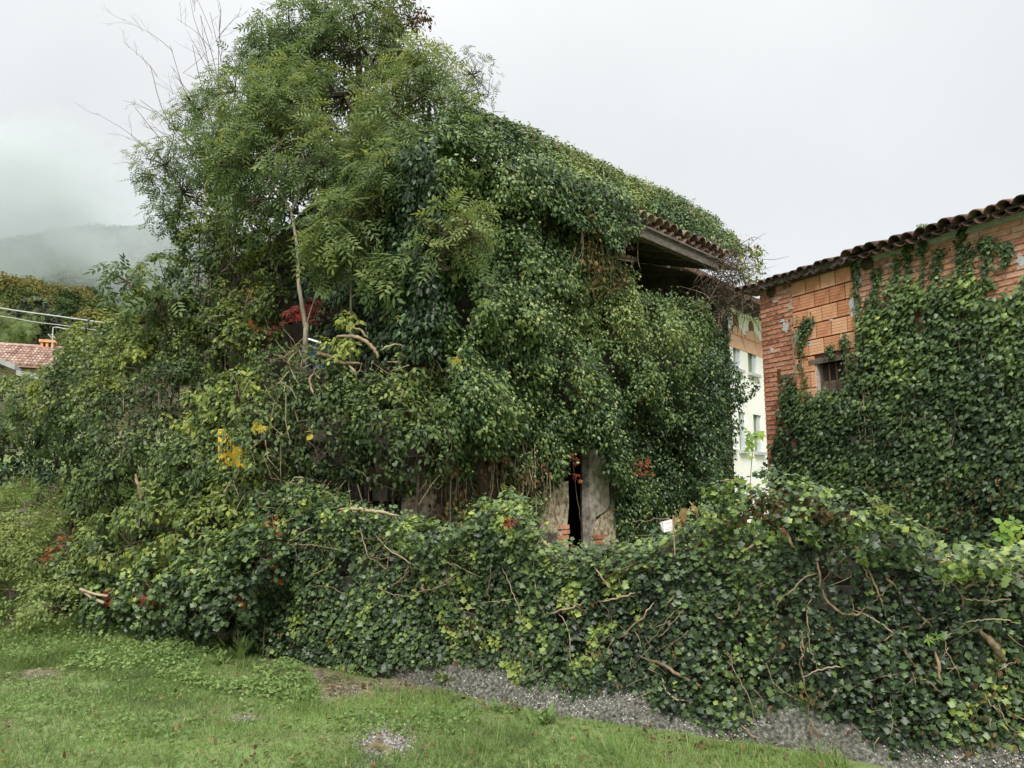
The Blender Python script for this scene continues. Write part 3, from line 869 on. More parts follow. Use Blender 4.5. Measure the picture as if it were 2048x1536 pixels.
mb = MB(); s_, z_ = BB.sz(1558, 757); mb.obox(BB.pt(float(s_), float(z_) - .13, .004), BB.u * .05, UP * .27, BB.n * .03); mb.build("wall_anchor", M['rust'], b_root)
# beams: long grey one under the left hand tiles and two dark discs painting the shade of beam holes
mb = MB(); mb.obox(BB.pt(-.25, zl_top, -.2), BB.u * (s_pan1 + .30), UP * (bz(1620, 541) - zl_top), BB.n * .32); mb.build("eave_beam", M['wood'], b_root)
for (px, py, rad) in ((1544, 584, .09), (1736, 527, .10)):
    s, z = BB.sz(px, py)
    mbx = MB(); mbx.tube([BB.pt(s, z, -.05), BB.pt(s, z, .03), BB.pt(s, z, .034)], [rad, rad * .97, rad * .7], 12); mbx.build("beam_hole_disc", M['dark_bark'], b_root)
# roof tiles: covers over pans, each a curved tapering shell
def tile_mesh(L=.42, r0=.088, r1=.072, th=.013, up=True, var=.5, mat='tile', seg=7):
    V = []; n = seg + 1
    for y, r in ((0, r0), (L, r1)):
        for rr in (r, r - th):
            for q in range(n):
                an = math.pi * q / seg
                z = rr * math.sin(an)
                V.append((-rr * math.cos(an), y, z if up else -z * .8 + .03))
    F = []
    a, b, c, d = 0, n, 2 * n, 3 * n
    for q in range(seg):
        F += [(a + q, a + q + 1, c + q + 1, c + q), (b + q, d + q, d + q + 1, b + q + 1), (a + q, b + q, b + q + 1, a + q + 1), (c + q, c + q + 1, d + q + 1, d + q)]
    F += [(a, c, d, b), (a + seg, b + seg, d + seg, c + seg)]
    m2 = MB(); m2.add(V, F, var); me = m2.mesh("roof_tile", True); me.materials.append(M[mat]); return me
def tile_row(plane, s0, s1, z, off, pitch, parent, mat, slope, warm=.5, jit=1.0, name="roof_tile", rows=5, L=.42, r=.088):
    cov = [tile_mesh(L, r, r * .8, up=True, var=v, mat=mat) for v in np.clip(np.array([-.35, -.15, 0, .2, .4]) + warm, 0, 1)]
    pan = [tile_mesh(L, r * .95, r * .8, up=False, var=v, mat=mat) for v in np.clip(np.array([-.3, -.1, .1]) + warm, 0, 1)]
    th = math.atan(slope)
    base = Matrix(((plane.u[0], -plane.n[0], 0, 0), (plane.u[1], -plane.n[1], 0, 0), (0, 0, 1, 0), (0, 0, 0, 1))) @ Matrix.Rotation(th, 4, 'X')
    stuff = MB()
    n = int((s1 - s0) / pitch)
    for rw in range(rows):
        for k in range(n):
            s = s0 + (k + .5) * pitch
            for kind in (0, 1):
                sh = s + (pitch / 2 if kind else 0)
                back = rw * (L - .08)
                P = plane.pt(sh + R.normal(0, .006) * jit, z + back * math.sin(th) + (.0 if kind else .055) + R.normal(0, .006) * jit, off - back * math.cos(th) + (0 if kind else .015) + R.normal(0, .014) * jit)
                me = (pan if kind else cov)[R.integers(3 if kind else 5)]
                if rw == 0:
                    o = bpy.data.objects.new(name, me); COL.objects.link(o)
                    o.matrix_basis = Matrix.Translation(Vector(P)) @ base @ Matrix.Rotation(R.normal(0, .05) * jit, 4, 'Y') @ Matrix.Rotation(R.normal(0, .04) * jit, 4, 'Z')
                    attach(o, parent)
                else:
                    mm = Matrix.Translation(Vector(P)) @ base
                    stuff.add([mm @ v.co for v in me.vertices], [tuple(f.vertices) for f in me.polygons], me.attributes['tint'].data[0].value)
    if rows > 1: tag(stuff.build("roof_tiling", M[mat], parent, True), kind="stuff")
zt_l = bz(1620, 541); zt_r = zr_top + strip_h
zq_l = float(BB.sz(1620, 550, .15)[1]); zq_r = float(BB.sz(1890, 468, .22)[1])
tile_row(BB, -.35, s_pan1 + .08, zq_l + .02, .15, .150, b_root, 'tile', .30, warm=.25, r=.074)
tile_row(BB, s_pan1 + .02, 5.2, zq_r + .035, .22, .166, b_root, 'tile', .30, warm=.4)
mb = MB()
mb.obox(BB.pt(-.3, zt_l + .0, .10), BB.u * (s_pan1 + .34), -BB.n * 5.2 + UP * 1.5, UP * .03)
mb.obox(BB.pt(s_pan1 + .05, max(zt_r + .004, zq_r + .06), .12), BB.u * (B_END - s_pan1), -BB.n * 5.2 + UP * 1.5, UP * .03)
mb.build("roof_deck", M['wood'], b_root)
# ================================================================== THE OVERGROWN HOUSE
dH = nrm(np.array([.692, .722]))
HE = Plane(at(1450, 520, 12.0)[:2], -dH)                 # vertical plane through the edge of the eave, s grows towards the viewer
Z_EAVE = float(at(1450, 520, 12.0)[2])
HF = Plane((HE.o - HE.n * .5)[:2], -dH)                  # face of the wall
hs = lambda px, py: float(HF.sz(px, py)[0])
hz = lambda px, py: float(HF.sz(px, py)[1])
S_COR = float(HF.sz(862, 900)[0])                        # near corner
Z_WALL = Z_EAVE - .12
house = empty("abandoned_house", HF.pt(0, 0), "abandoned stone house swallowed by ivy with a dark doorway and broken eave", "house")
s_d1, s_d0 = hs(1129, 1000), hs(1222, 1000)              # doorway
s_l1, s_l0 = hs(1205, 520), hs(1452, 560)                # open loft under the eave
z_door = hz(1150, 905)
z_loft = hz(1330, 600)
mb = MB(); TH = .45
def hb(s0, s1, z0, z1): mb.obox(HF.pt(s0, z0, -TH), HF.u * (s1 - s0), UP * (z1 - z0), HF.n * TH)
hb(-.15, s_l0, 0, Z_WALL)
hb(s_l0, min(s_l1, s_d0), 0, z_loft)
hb(s_l1, s_d0, 0, Z_WALL) if s_d0 > s_l1 else None
hb(s_d0, max(s_l1, s_d0), z_door, z_loft)
hb(max(s_l1, s_d0), s_d1, z_door, Z_WALL)
hb(s_d1, S_COR, 0, Z_WALL)
DEP = 5.5
mb.obox(HF.pt(S_COR, 0, -DEP), -HF.u * .4, UP * Z_WALL, HF.n * (DEP - TH))
mb.obox(HF.pt(-.15, 0, -DEP), HF.u * .4, UP * Z_WALL, HF.n * (DEP - TH))
mb.obox(HF.pt(-.15, 0, -DEP - .4), HF.u * (S_COR + .15), UP * Z_WALL, HF.n * .4)
mb.obox(HF.pt(.25, z_loft - .25, -DEP), HF.u * (S_COR - .65), UP * .15, HF.n * (DEP - TH))       # loft floor
mb.obox(HF.pt(s_d1 - .1, 0, -2.2), HF.u * .15, UP * (z_loft - .3), HF.n * (2.2 - TH))            # inner walls
mb.obox(HF.pt(s_d0 - 1.0, 0, -2.4), HF.u * 2.2, UP * (z_loft - .3), HF.n * .15)
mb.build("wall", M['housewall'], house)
# roof: low pitch, ridge parallel to the eave
SL = math.tan(math.radians(17))
mb = MB()
S_RF = float(HF.sz(960, 300)[0])
mb.obox(HF.pt(-.5, Z_EAVE - .07, .46), HF.u * (S_RF + .5), -HF.n * 3.4 + UP * 3.4 * SL, UP * .05)
mb.obox(HF.pt(-.5, Z_EAVE - .07 + 3.4 * SL, -2.94), HF.u * (S_RF + .5), -HF.n * 3.2 - UP * 3.2 * SL, UP * .05)
for sg in (-.15, S_RF - .4):                                # gables
    V = []
    for ds in (0, .38):
        V += [HF.pt(sg + ds, Z_WALL - .02, -.05), HF.pt(sg + ds, Z_EAVE - .08 + 3.3 * SL, -2.94), HF.pt(sg + ds, Z_WALL - .02, -5.85)]
    mb.add(V, [(0, 1, 2), (5, 4, 3), (0, 3, 4, 1), (1, 4, 5, 2), (2, 5, 3, 0)])
mb.build("roof", M['wood'], house)
s_t1 = float(HE.sz(1262, 430)[0])
tile_row(HE, -.12, s_t1 + .15, Z_EAVE + .03, .0, .205, house, 'tile', SL, warm=.62, rows=3, r=.10, L=.45)
mb = MB(); mb.obox(HE.pt(.12, Z_EAVE - .19, -.16), HE.u * (s_t1 + .2), UP * .13, HE.n * .11); mb.build("eave_beam", M['wood'], house)
mb = MB(); mb.obox(HE.pt(.0, Z_EAVE - .045, -.06), HE.u * (s_t1 + .4), UP * .035, HE.n * .05); mb.build("tile_batten", M['wood'], house)
for k in range(6):
    s = .3 + k * .62
    mbx = MB(); mbx.obox(HE.pt(s, Z_EAVE - .20, -.17), HE.u * .08, -HE.n * 1.3 + UP * 1.3 * SL, UP * .11); mbx.build("rafter", M['wood'], house)
a, b = at(1118, 381, float(HE.hit(1118, 381)[1])), at(1196, 368, float(HE.hit(1196, 368)[1]))
mb = MB(); mb.tube([a, b], .018, 6); mb.build("iron_bar", M['rust'], house)
# doorway: plastered pier, crumbling plaster jamb, edge of a grey door, a few bare bricks and stones
def patch(name, plane, poly, off, th, mat, parent, tint=.5):
    s = []; z = []
    for px, py in poly:
        q = plane.sz(px, py); s.append(float(q[0])); z.append(float(q[1]))
    m = len(s); V = [plane.pt(a, b, off) for a, b in zip(s, z)] + [plane.pt(a, b, off + th) for a, b in zip(s, z)]
    mbx = MB(); mbx.add(V, [tuple(range(m)), tuple(range(2 * m - 1, m - 1, -1))] + [(q, (q + 1) % m, m + (q + 1) % m, m + q) for q in range(m)], tint)
    return mbx.build(name, mat, parent)
patch("door_pier", HF, [(1176, 1100), (1174, 1030), (1173, 960), (1174, 900), (1192, 895), (1204, 905), (1211, 960), (1214, 1010), (1205, 1022), (1186, 1034), (1180, 1058)], -.08, .13, M['greyplaster'], house)
patch("door_jamb", HF, [(1070, 1100), (1072, 1040), (1082, 990), (1090, 975), (1131, 962), (1132, 1010), (1129, 1050), (1132, 1100)], .003, .045, M['plaster'], house)
patch("plaster_patch", HF, [(1180, 1052), (1200, 1030), (1224, 1008), (1228, 1050), (1226, 1100), (1182, 1100)], -.08, .116, M['plaster'], house)
patch("plaster_patch", HF, [(1138, 898), (1146, 886), (1158, 886), (1160, 898), (1150, 904)], .004, .05, M['stone'], house, .8)
patch("plaster_patch", HF, [(800, 1060), (805, 960), (840, 930), (870, 960), (868, 1060)], .004, .03, M['plaster'], house)
for (x0, x1, y0, y1, v) in ((1110, 1131, 1050, 1058, .75), (1118, 1132, 1060, 1068, .55), (1108, 1130, 1071, 1079, .4), (1178, 1202, 1070, 1078, .2), (1180, 1198, 1081, 1089, .35)):
    patch("brick", HF, [(x0, y1), (x0, y0), (x1, y0 - 1), (x1, y1 - 1)], .05, .016, M['brick'], house, v)
mb = MB(); s_dr = float(HF.sz(1169, 1000, -.14)[0]); mb.obox(HF.pt(s_dr, 0, -.16), HF.u * .06, UP * z_door, HF.n * .04); mb.build("door", M['wood'], house)
mb = MB(); mb.obox(HF.pt(s_d0 - .03, -.02, -.40), HF.u * (s_d1 - s_d0 + .06), UP * .12, HF.n * .55); mb.build("doorstep", M['stone'], house)

def poly_sample(poly, n):
    xs = [q[0] for q in poly]; ys = [q[1] for q in poly]
    out = np.zeros((0, 2))
    while len(out) < n:
        q = np.stack([R.uniform(min(xs), max(xs), n * 2), R.uniform(min(ys), max(ys), n * 2)], -1)
        out = np.vstack([out, q[inpoly(q[:, 0], q[:, 1], poly)]])
    return out[:n]

def bare_stems(name, specs, mat, parent):
    """woody stems given as (points in the world, radius)"""
    for pts, rad in specs:
        P = smoothline(pts, 5, .004)
        mb = MB(); mb.tube(P, rad * np.clip(np.sin(np.linspace(.35, 2.85, len(P))) * 1.25, .3, 1), 6, R.random()); mb.build(name, mat, parent, True)

# ------------------------------------------------------------------ ivy on the house front
FACADE = [(868, 262), (960, 275), (1060, 310), (1130, 350), (1225, 385), (1240, 420), (1216, 480), (1222, 520), (1256, 552), (1295, 598), (1335, 582), (1372, 598), (1415, 606), (1420, 620), (1424, 680), (1440, 750), (1446, 880), (1440, 960), (1425, 1070), (1236, 1070), (1222, 965), (1200, 905), (1172, 892), (1135, 885), (1120, 950), (1075, 985), (1062, 1050), (862, 1060)]
def bulge(px, py):
    g = lambda cx, cy, rx, ry: np.exp(-((px - cx) / rx) ** 2 - ((py - cy) / ry) ** 2)
    return .16 + .55 * g(1000, 620, 110, 130) + .45 * g(940, 840, 90, 90) + .3 * g(1040, 400, 90, 110) + .35 * g(1430, 800, 60, 140) + .25 * g(1300, 700, 90, 90) + .2 * g(1140, 780, 60, 80) - .12 * g(1130, 600, 25, 120) - .10 * g(1000, 960, 80, 60)
def facade_clumps(poly, n, extra=0.0, hole=.34):
    q = poly_sample(poly, n)
    base = HF.hit(q[:, 0], q[:, 1])
    nz = vnoise(base, 1.5) * .45 + vnoise(base, 3.2) * .55
    k = nz > hole + R.normal(0, .05, n) - .3 * ((q[:, 0] > 1225) & (q[:, 1] > 820))
    q, base, nz = q[k], base[k], nz[k]
    off = bulge(q[:, 0], q[:, 1]) + 1.1 * (nz - .5) + R.uniform(-.15, .05, len(q)) + extra
    return HF.hit(q[:, 0], q[:, 1], np.maximum(off, .04)), q, nz
ivy_house = empty("house_ivy", HF.pt(2, 0, .2), "dense dark ivy hanging in billows over the house front and round the doorway", "ivy")
lv = Leaves()
C, q, nz = facade_clumps(FACADE, 3000)
n_out = nrm(np.tile(HF.n + UP * .25, (len(C), 1)) + R.normal(0, .3, (len(C), 3)))
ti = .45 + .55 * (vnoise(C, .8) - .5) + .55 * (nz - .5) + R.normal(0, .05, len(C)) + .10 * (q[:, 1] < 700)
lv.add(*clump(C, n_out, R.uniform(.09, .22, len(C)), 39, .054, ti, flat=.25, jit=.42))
ihl = lv
q2 = poly_sample([(1422, 600), (1452, 598), (1458, 700), (1462, 960), (1425, 960)], 150)
C2 = HF.hit(q2[:, 0], q2[:, 1], R.uniform(.03, .16, 150))
ihl.add(*clump(C2, np.tile(nrm(HF.n + UP * .3), (150, 1)), .11, 26, .050, .40 + R.normal(0, .12, 150)))
# sprays hanging over the broken left end of the eave
q2 = poly_sample([(1040, 320), (1200, 372), (1262, 400), (1282, 440), (1262, 475), (1232, 500), (1200, 470), (1040, 400)], 260)
C2 = HF.hit(q2[:, 0], q2[:, 1], R.uniform(.35, .62, 260))
ihl.add(*clump(C2, np.tile(nrm(HF.n + UP * .3), (260, 1)), .13, 26, .052, .48 + R.normal(0, .12, 260)))
# bulging right end of the front, beside the lane
P, N = lump_points([(1430, 800, 11.4, 44, 100), (1420, 920, 11.2, 40, 80), (1488, 772, 11.5, 20, 26), (1458, 780, 11.6, 24, 44), (1442, 680, 11.9, 14, 60), (1450, 870, 11.7, 20, 60), (1446, 960, 11.5, 22, 50), (1410, 1010, 10.9, 40, 60)], 26)
ihl.add(*clump(P, N, .13, 32, .052, .28 + R.normal(0, .08, len(P))))
ihl.build("foliage", L_OVATE, M['adult_ivy'], ivy_house, singles=260)
um = MB()
tips = C[R.choice(len(C), 900)]
tips = tips + HF.n * .17 + R.normal(0, .06, tips.shape)
for p in tips:
    for k in range(R.integers(1, 4)):
        c = p + R.normal(0, .035, 3); rr = R.uniform(.012, .021)
        um.add([c + rr * np.array(v) for v in ((1, 0, 0), (-1, 0, 0), (0, 1, 0), (0, -1, 0), (0, 0, 1), (0, 0, -1))], [(0, 2, 4), (2, 1, 4), (1, 3, 4), (3, 0, 4), (2, 0, 5), (1, 2, 5), (3, 1, 5), (0, 3, 5)])
tag(um.build("flower_head", M['umbel'], ivy_house, True), kind="stuff")
specs = []
for poly_px, off, rad in (([(1127, 548), (1128, 590), (1122, 640), (1120, 690)], .12, .016), ([(1145, 900), (1150, 960), (1158, 1020), (1165, 1055)], .14, .004),
                          ([(1205, 470), (1198, 520), (1205, 560)], .35, .008), ([(1275, 480), (1276, 520), (1282, 545)], .42, .006)):
    specs.append(([HF.hit(x, y, off) for x, y in poly_px], rad))
for k in range(60):
    x = R.uniform(830, 1110); y = R.uniform(830, 960); L = R.uniform(60, 170); dx = R.normal(0, 14)
    specs.append(([HF.hit(x, y, .12 + R.uniform(0, .2)), HF.hit(x + dx * .3, y + L * .5, .1 + R.uniform(0, .2)), HF.hit(x + dx, min(y + L, 1062), .1 + R.uniform(0, .2))], R.uniform(.003, .007)))
for k in range(34):
    x = R.uniform(1150, 1250); y = R.uniform(380, 520); L = R.uniform(50, 130)
    specs.append(([HF.hit(x, y, .5), HF.hit(x + R.normal(0, 8), y + L * .5, .45), HF.hit(x + R.normal(0, 16), y + L, .35)], R.uniform(.003, .006)))
bare_stems("stem", specs, M['stem'], ivy_house)
# big vine leaves low on the wall and dry brown ones between the hanging stems
lv = Leaves(); q = poly_sample([(870, 880), (1110, 880), (1060, 1050), (870, 1050)], 70)
Cc = HF.hit(q[:, 0], q[:, 1], R.uniform(.1, .35, 70)); lv.add(*clump(Cc, np.tile(HF.n, (70, 1)), .12, 9, .06, R.uniform(.1, .9, 70)))
q = poly_sample([(1150, 380), (1240, 400), (1260, 560), (1180, 600)], 40)
Cc = HF.hit(q[:, 0], q[:, 1], R.uniform(.35, .55, 40)); lv.add(*clump(Cc, np.tile(HF.n, (40, 1)), .12, 9, .06, R.uniform(.3, .9, 40)))
lv.build("dry_foliage", L_OVATE, M['dry'], ivy_house)

# ------------------------------------------------------------------ ivy on the roof
ivy_roof = empty("roof_ivy", HE.pt(2, Z_EAVE, -.5), "thick mat of green and yellowing ivy lying along the house roof above the tiles", "ivy")
ROOF = [(880, 225), (950, 232), (1040, 262), (1130, 300), (1240, 352), (1360, 402), (1430, 445), (1478, 492), (1486, 525), (1450, 520), (1360, 470), (1250, 425), (1200, 385), (1120, 352), (1000, 310), (880, 290)]
q = poly_sample(ROOF, 1900)
eave_y = np.interp(q[:, 0], [880, 1000, 1250, 1450], [272, 318, 428, 518])
hgt = np.clip((eave_y - q[:, 1]) / 80, 0, 1)
C = HE.hit(q[:, 0], q[:, 1], -.05 - .75 * hgt - R.uniform(0, .35, len(q)))
gap = (q[:, 0] > 1238) & (q[:, 1] > eave_y - 15 - 7 * np.sin(q[:, 0] * .05)) & (q[:, 0] > 1262)      # tiles show below this line
C, q, hgt = C[~gap], q[~gap], hgt[~gap]
N = nrm(np.tile(HE.n * .6 + UP, (len(C), 1)) + R.normal(0, .3, (len(C), 3)))
lv = Leaves()
ylw = np.exp(-((q[:, 0] - 1270) / 40.0) ** 2) * .45 + np.exp(-((q[:, 0] - 1160) / 45.0) ** 2) * .22
lv.add(*clump(C, N, .13, 32, .050, .56 + ylw + .45 * (vnoise(C, 1.5) - .5), tipdown=.5))
lv.build("foliage", L_OVATE, M['adult_ivy'], ivy_roof, singles=60)
sm = MB(); um = MB()
sky = np.array([(900, 232), (1000, 250), (1040, 245), (1116, 262), (1180, 322), (1240, 340), (1290, 362), (1340, 378), (1400, 415), (1440, 440), (1470, 470)])
for k in range(120):                                       # flowering shoots standing above the roof
    x = R.uniform(890, 1485); y = np.interp(x, [880, 960, 1040, 1130, 1240, 1360, 1430, 1478], [232, 240, 270, 308, 360, 408, 452, 495])
    o_ = -.4 - R.uniform(0, .5)
    a = HE.hit(x, y + 8, o_); h = R.uniform(.08, .26) * (1.5 if abs(x - 1116) < 5 else 1)
    tip = a + UP * h + R.normal(0, .03, 3)
    sm.tube(np.array([a, (a + tip) / 2 + R.normal(0, .012, 3), tip]), [.006, .005, .003], 3, .3)
    for j in range(R.integers(1, 5)):
        c = tip + R.normal(0, .025, 3); rr = R.uniform(.010, .016)
        um.add([c + rr * np.array(v) for v in ((1, 0, 0), (-1, 0, 0), (0, 1, 0), (0, -1, 0), (0, 0, 1), (0, 0, -1))], [(0, 2, 4), (2, 1, 4), (1, 3, 4), (3, 0, 4), (2, 0, 5), (1, 2, 5), (3, 1, 5), (0, 3, 5)])
tag(sm.build("shoot", M['stem'], ivy_roof), kind="stuff")
tag(um.build("flower_head", M['umbel'], ivy_roof, True), kind="stuff")

# ------------------------------------------------------------------ tangle of dead creeper at the end of the eave
tang = empty("dead_creeper", HE.pt(-.2, Z_EAVE - 1.2), "tangle of dead grey-brown creeper stems hanging off the end of the house eave", "creeper")
mb = MB()
for k in range(420):
    x = R.normal(1458, 24); y = R.uniform(500, 640)
    a = HE.hit(x, y, R.uniform(-.5, .25)); L = R.uniform(.15, .7)
    dr = nrm(np.array([R.normal(0, .7), R.normal(0, .7), R.normal(-.5, .7)]))
    b = a + dr * L; m = (a + b) / 2 + R.normal(0, .09, 3)
    mb.tube(smoothline([a, m, b], 3), [.006, .0055, .005, .0045, .004, .003, .002], 3, R.random())
tag(mb.build("twig", M['deadtwig'], tang), kind="stuff")
lv = Leaves(); q = poly_sample([(1430, 540), (1470, 470), (1530, 500), (1520, 560), (1480, 620), (1420, 600)], 60)
Cc = HE.hit(q[:, 0], q[:, 1], R.uniform(-.3, .2, 60)); lv.add(*clump(Cc, np.tile(HE.n, (60, 1)), .12, 8, .05, R.uniform(.0, 1, 60)))
lv.build("dry_foliage", L_OVATE, M['dry'], tang)
lv = Leaves(); q = poly_sample([(1478, 500), (1522, 498), (1528, 540), (1500, 580), (1470, 540)], 26)
Cc = HE.hit(q[:, 0], q[:, 1], R.uniform(-.2, .2, 26)); lv.add(*clump(Cc, np.tile(HE.n, (26, 1)), .13, 10, .07, R.uniform(.5, .9, 26)))
lv.build("foliage", L_OVATE, M['shrub'], tang)
# ------------------------------------------------------------------ ivy on the brick building
bivy = empty("wall_ivy", BB.pt(1.5, 0, .1), "glossy ivy climbing the orange brick wall in separate runners", "ivy")
MAIN = [(1545, 905), (1560, 850), (1566, 760), (1580, 745), (1596, 780), (1630, 790), (1660, 785), (1690, 775), (1700, 770), (1712, 740), (1718, 680), (1716, 640), (1735, 610), (1755, 575), (1790, 545), (1830, 545), (1860, 560), (1900, 550), (1940, 560), (1980, 565), (2010, 580), (2040, 540), (2080, 535), (2080, 1110), (1700, 1110), (1545, 1010)]
RUN = [([(1612, 800), (1602, 720), (1600, 670), (1610, 640)], 9), ([(1600, 690), (1618, 655), (1612, 640)], 7), ([(1690, 780), (1690, 700), (1688, 672)], 8), ([(1702, 780), (1700, 700)], 5), ([(1660, 712), (1662, 690)], 6),
       ([(1718, 690), (1714, 600), (1710, 535), (1706, 515)], 6), ([(1745, 600), (1750, 560), (1752, 535)], 10), ([(1815, 560), (1814, 520), (1816, 490), (1812, 475)], 7), ([(1845, 560), (1844, 500), (1848, 470), (1846, 455)], 9),
       ([(1870, 560), (1874, 520), (1880, 505)], 10), ([(1915, 560), (1916, 510), (1922, 470), (1925, 455)], 6), ([(1938, 560), (1936, 520), (1932, 490)], 8), ([(1975, 570), (1974, 520), (1970, 490), (1972, 482)], 13), ([(1966, 490), (1984, 484)], 7),
       ([(2010, 530), (2012, 505), (2006, 490)], 7), ([(2012, 505), (2018, 492)], 6), ([(1790, 560), (1792, 515)], 6)]
lv = Leaves()
q = poly_sample(MAIN, 13000)
P0 = BB.hit(q[:, 0], q[:, 1])
edge_thin = np.interp(q[:, 1], [540, 600, 660, 760], [.50, .42, .33, .24])
nz = vnoise(P0, 2.2) * .6 + vnoise(P0, 5.5) * .4
k = nz > edge_thin + R.normal(0, .06, len(q)); q, nz, P0 = q[k], nz[k], P0[k]
def wall_leaves(plane, q, nz, size, tint, off=(.015, .08), per=3, spread=.05):
    n = len(q)
    P = plane.hit(q[:, 0], q[:, 1], R.uniform(off[0], off[1], n) + .08 * (nz - .4))
    P = np.repeat(P, per, 0) + R.normal(0, spread, (n * per, 3))
    nn = nrm(plane.n * .9 + UP * .5 + R.normal(0, .30, (n * per, 3)))
    tp = -UP + R.normal(0, .4, (n * per, 3))
    return P, orient(nn, tp), size * R.uniform(.65, 1.3, n * per), np.repeat(tint, per) + R.normal(0, .14, n * per)
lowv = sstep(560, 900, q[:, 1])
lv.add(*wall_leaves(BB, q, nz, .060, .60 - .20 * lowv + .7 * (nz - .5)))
for pts, wd in RUN:
    L = smoothline([(x, y, 0) for x, y in pts], 8)[:, :2]
    n = len(L) * 5
    qq = L[R.integers(0, len(L), n)] + R.normal(0, wd * .55, (n, 2))
    lv.add(*wall_leaves(BB, qq, np.full(n, .4), .045, np.full(n, .5), off=(.015, .06), per=2, spread=.02))
lv.build("foliage", L_IVYB, M['ivy'], bivy, singles=280)
specs = []
for pts, wd in RUN: specs.append(([BB.hit(x, y, .025) for x, y in pts], .006))
for k in range(30):
    x = R.uniform(1580, 2040); y = R.uniform(600, 850)
    specs.append(([BB.hit(x, y, .1), BB.hit(x + R.normal(0, 10), y + 60, .1), BB.hit(x + R.normal(0, 16), y + R.uniform(100, 180), .1)], R.uniform(.004, .008)))
bare_stems("stem", specs, M['stem'], bivy)
lv = Leaves(); q = poly_sample([(1700, 960), (2050, 940), (2050, 1060), (1760, 1060)], 90)
Cc = BB.hit(q[:, 0], q[:, 1], R.uniform(.05, .16, 90)); lv.add(*clump(Cc, np.tile(BB.n, (90, 1)), .12, 3, .05, R.uniform(0, .8, 90)))
lv.build("dry_foliage", L_OVATE, M['dry'], bivy)

# ------------------------------------------------------------------ loose mounds of shrubs
def mound(name, label, cat, lumps, tmpl, mat, size, tint, per=30, dens=16, rad=.13, tv=.3, singles=0, extra=None, group=None, back=-.3, up=.4, core=True, holes=.30, post=.022):
    tint = tint + .08
    size = size * .72; rad = rad * .85; dens = dens * 1.9
    P, N = lump_points(lumps, dens, back=back)
    k = thin(P, None, holes); P, N = P[k], N[k]
    base = P[np.argmin(P[:, 2])]
    t = empty(name, (P[:, 0].mean(), P[:, 1].mean(), float(gz(P[:, 0].mean(), P[:, 1].mean()))), label, cat, group)
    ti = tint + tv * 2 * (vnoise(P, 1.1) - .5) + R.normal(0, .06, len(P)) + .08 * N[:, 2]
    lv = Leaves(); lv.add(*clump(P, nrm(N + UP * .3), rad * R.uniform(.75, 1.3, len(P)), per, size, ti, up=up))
    if extra: extra(lv)
    lv.build("foliage", tmpl, mat, t, singles=singles, keep=lambda p: p[:, 2] > gz(p[:, 0], p[:, 1]) - .02)
    mb = MB()
    for L in lumps:
        c = at(*L[:3]); k_ = np.linalg.norm(c - CAM) / F_PX * L[3]
        g = np.array([c[0] + R.normal(0, .1), c[1] + .1, float(gz(c[0], c[1])) - .03])
        mb.tube(smoothline([g, (g + c) / 2 + R.normal(0, .12, 3), c], 3), np.linspace(post, post * .5, 7), 5, .3)
        for j in range(7):
            e = c + nrm(R.normal(size=3)) * k_ * .85
            mb.tube(smoothline([c, (c + e) / 2 + R.normal(0, .06, 3), e], 3), np.linspace(.009, .004, 7), 4, R.random())
    tag(mb.build("branch", M['deadtwig'], t), kind="stuff")
    return t

# ruined lean-to wall, wholly overgrown, in front of the dark side of the house
lean = empty("ruined_wall", at(650, 1000, 8.35), "ruined stone wall hidden under creepers in front of the dark side of the house", "wall")
LP = Plane(at(430, 900, 8.9)[:2], at(880, 900, 8.05)[:2] - at(430, 900, 8.9)[:2])
def stone_wall(parent, plane, prof, th, step=.32, off=0.0, mat='stone', name="stone", z0=-.1):
    """irregular courses of single stones under a top profile prof = [(s, z), ...]"""
    s_min, s_max = prof[0][0], prof[-1][0]
    z = z0; n = 0
    while z < max(q[1] for q in prof):
        h = R.uniform(.17, .28); s = s_min - R.uniform(0, .2)
        while s < s_max:
            w_ = R.uniform(.25, .5)
            top = np.interp(s + w_ / 2, [q[0] for q in prof], [q[1] for q in prof])
            if z + h < top and n < 290:
                mb = MB(); e = .02; D = th; o_ = off + R.uniform(-.02, .03)
                j = lambda: R.uniform(0, .035)
                V = [plane.pt(s + e + j(), z + e + j(), o_ - D), plane.pt(s + w_ - e - j(), z + e + j(), o_ - D), plane.pt(s + w_ - e - j(), z + h - j(), o_ - D), plane.pt(s + e + j(), z + h - j(), o_ - D),
                     plane.pt(s + e + j(), z + e + j(), o_), plane.pt(s + w_ - e - j(), z + e + j(), o_), plane.pt(s + w_ - e - j(), z + h - j(), o_), plane.pt(s + e + j(), z + h - j(), o_)]
                mb.add(V, [(0, 3, 2, 1), (4, 5, 6, 7), (0, 1, 5, 4), (1, 2, 6, 5), (2, 3, 7, 6), (3, 0, 4, 7)], R.random())
                mb.build(name, M[mat], parent); n += 1
            s += w_
        z += h
Lw = float((at(880, 900, 8.05) - LP.o) @ LP.u)
stone_wall(lean, LP, [(0, 1.5), (Lw * .3, 1.9), (Lw * .6, 1.9), (Lw, 1.5)], .3)
HEAP = [(560, 775, 8.3, 62), (640, 765, 8.0, 62), (730, 770, 7.85, 66), (815, 770, 7.75, 66), (860, 850, 7.6, 60), (480, 830, 8.5, 80), (570, 870, 8.0, 90), (680, 870, 7.75, 92), (780, 880, 7.65, 88), (430, 930, 8.4, 85), (520, 960, 8.0, 75), (640, 960, 7.9, 60), (770, 850, 7.5, 70), (690, 830, 7.6, 62), (840, 905, 7.45, 58), (600, 820, 7.8, 60)]
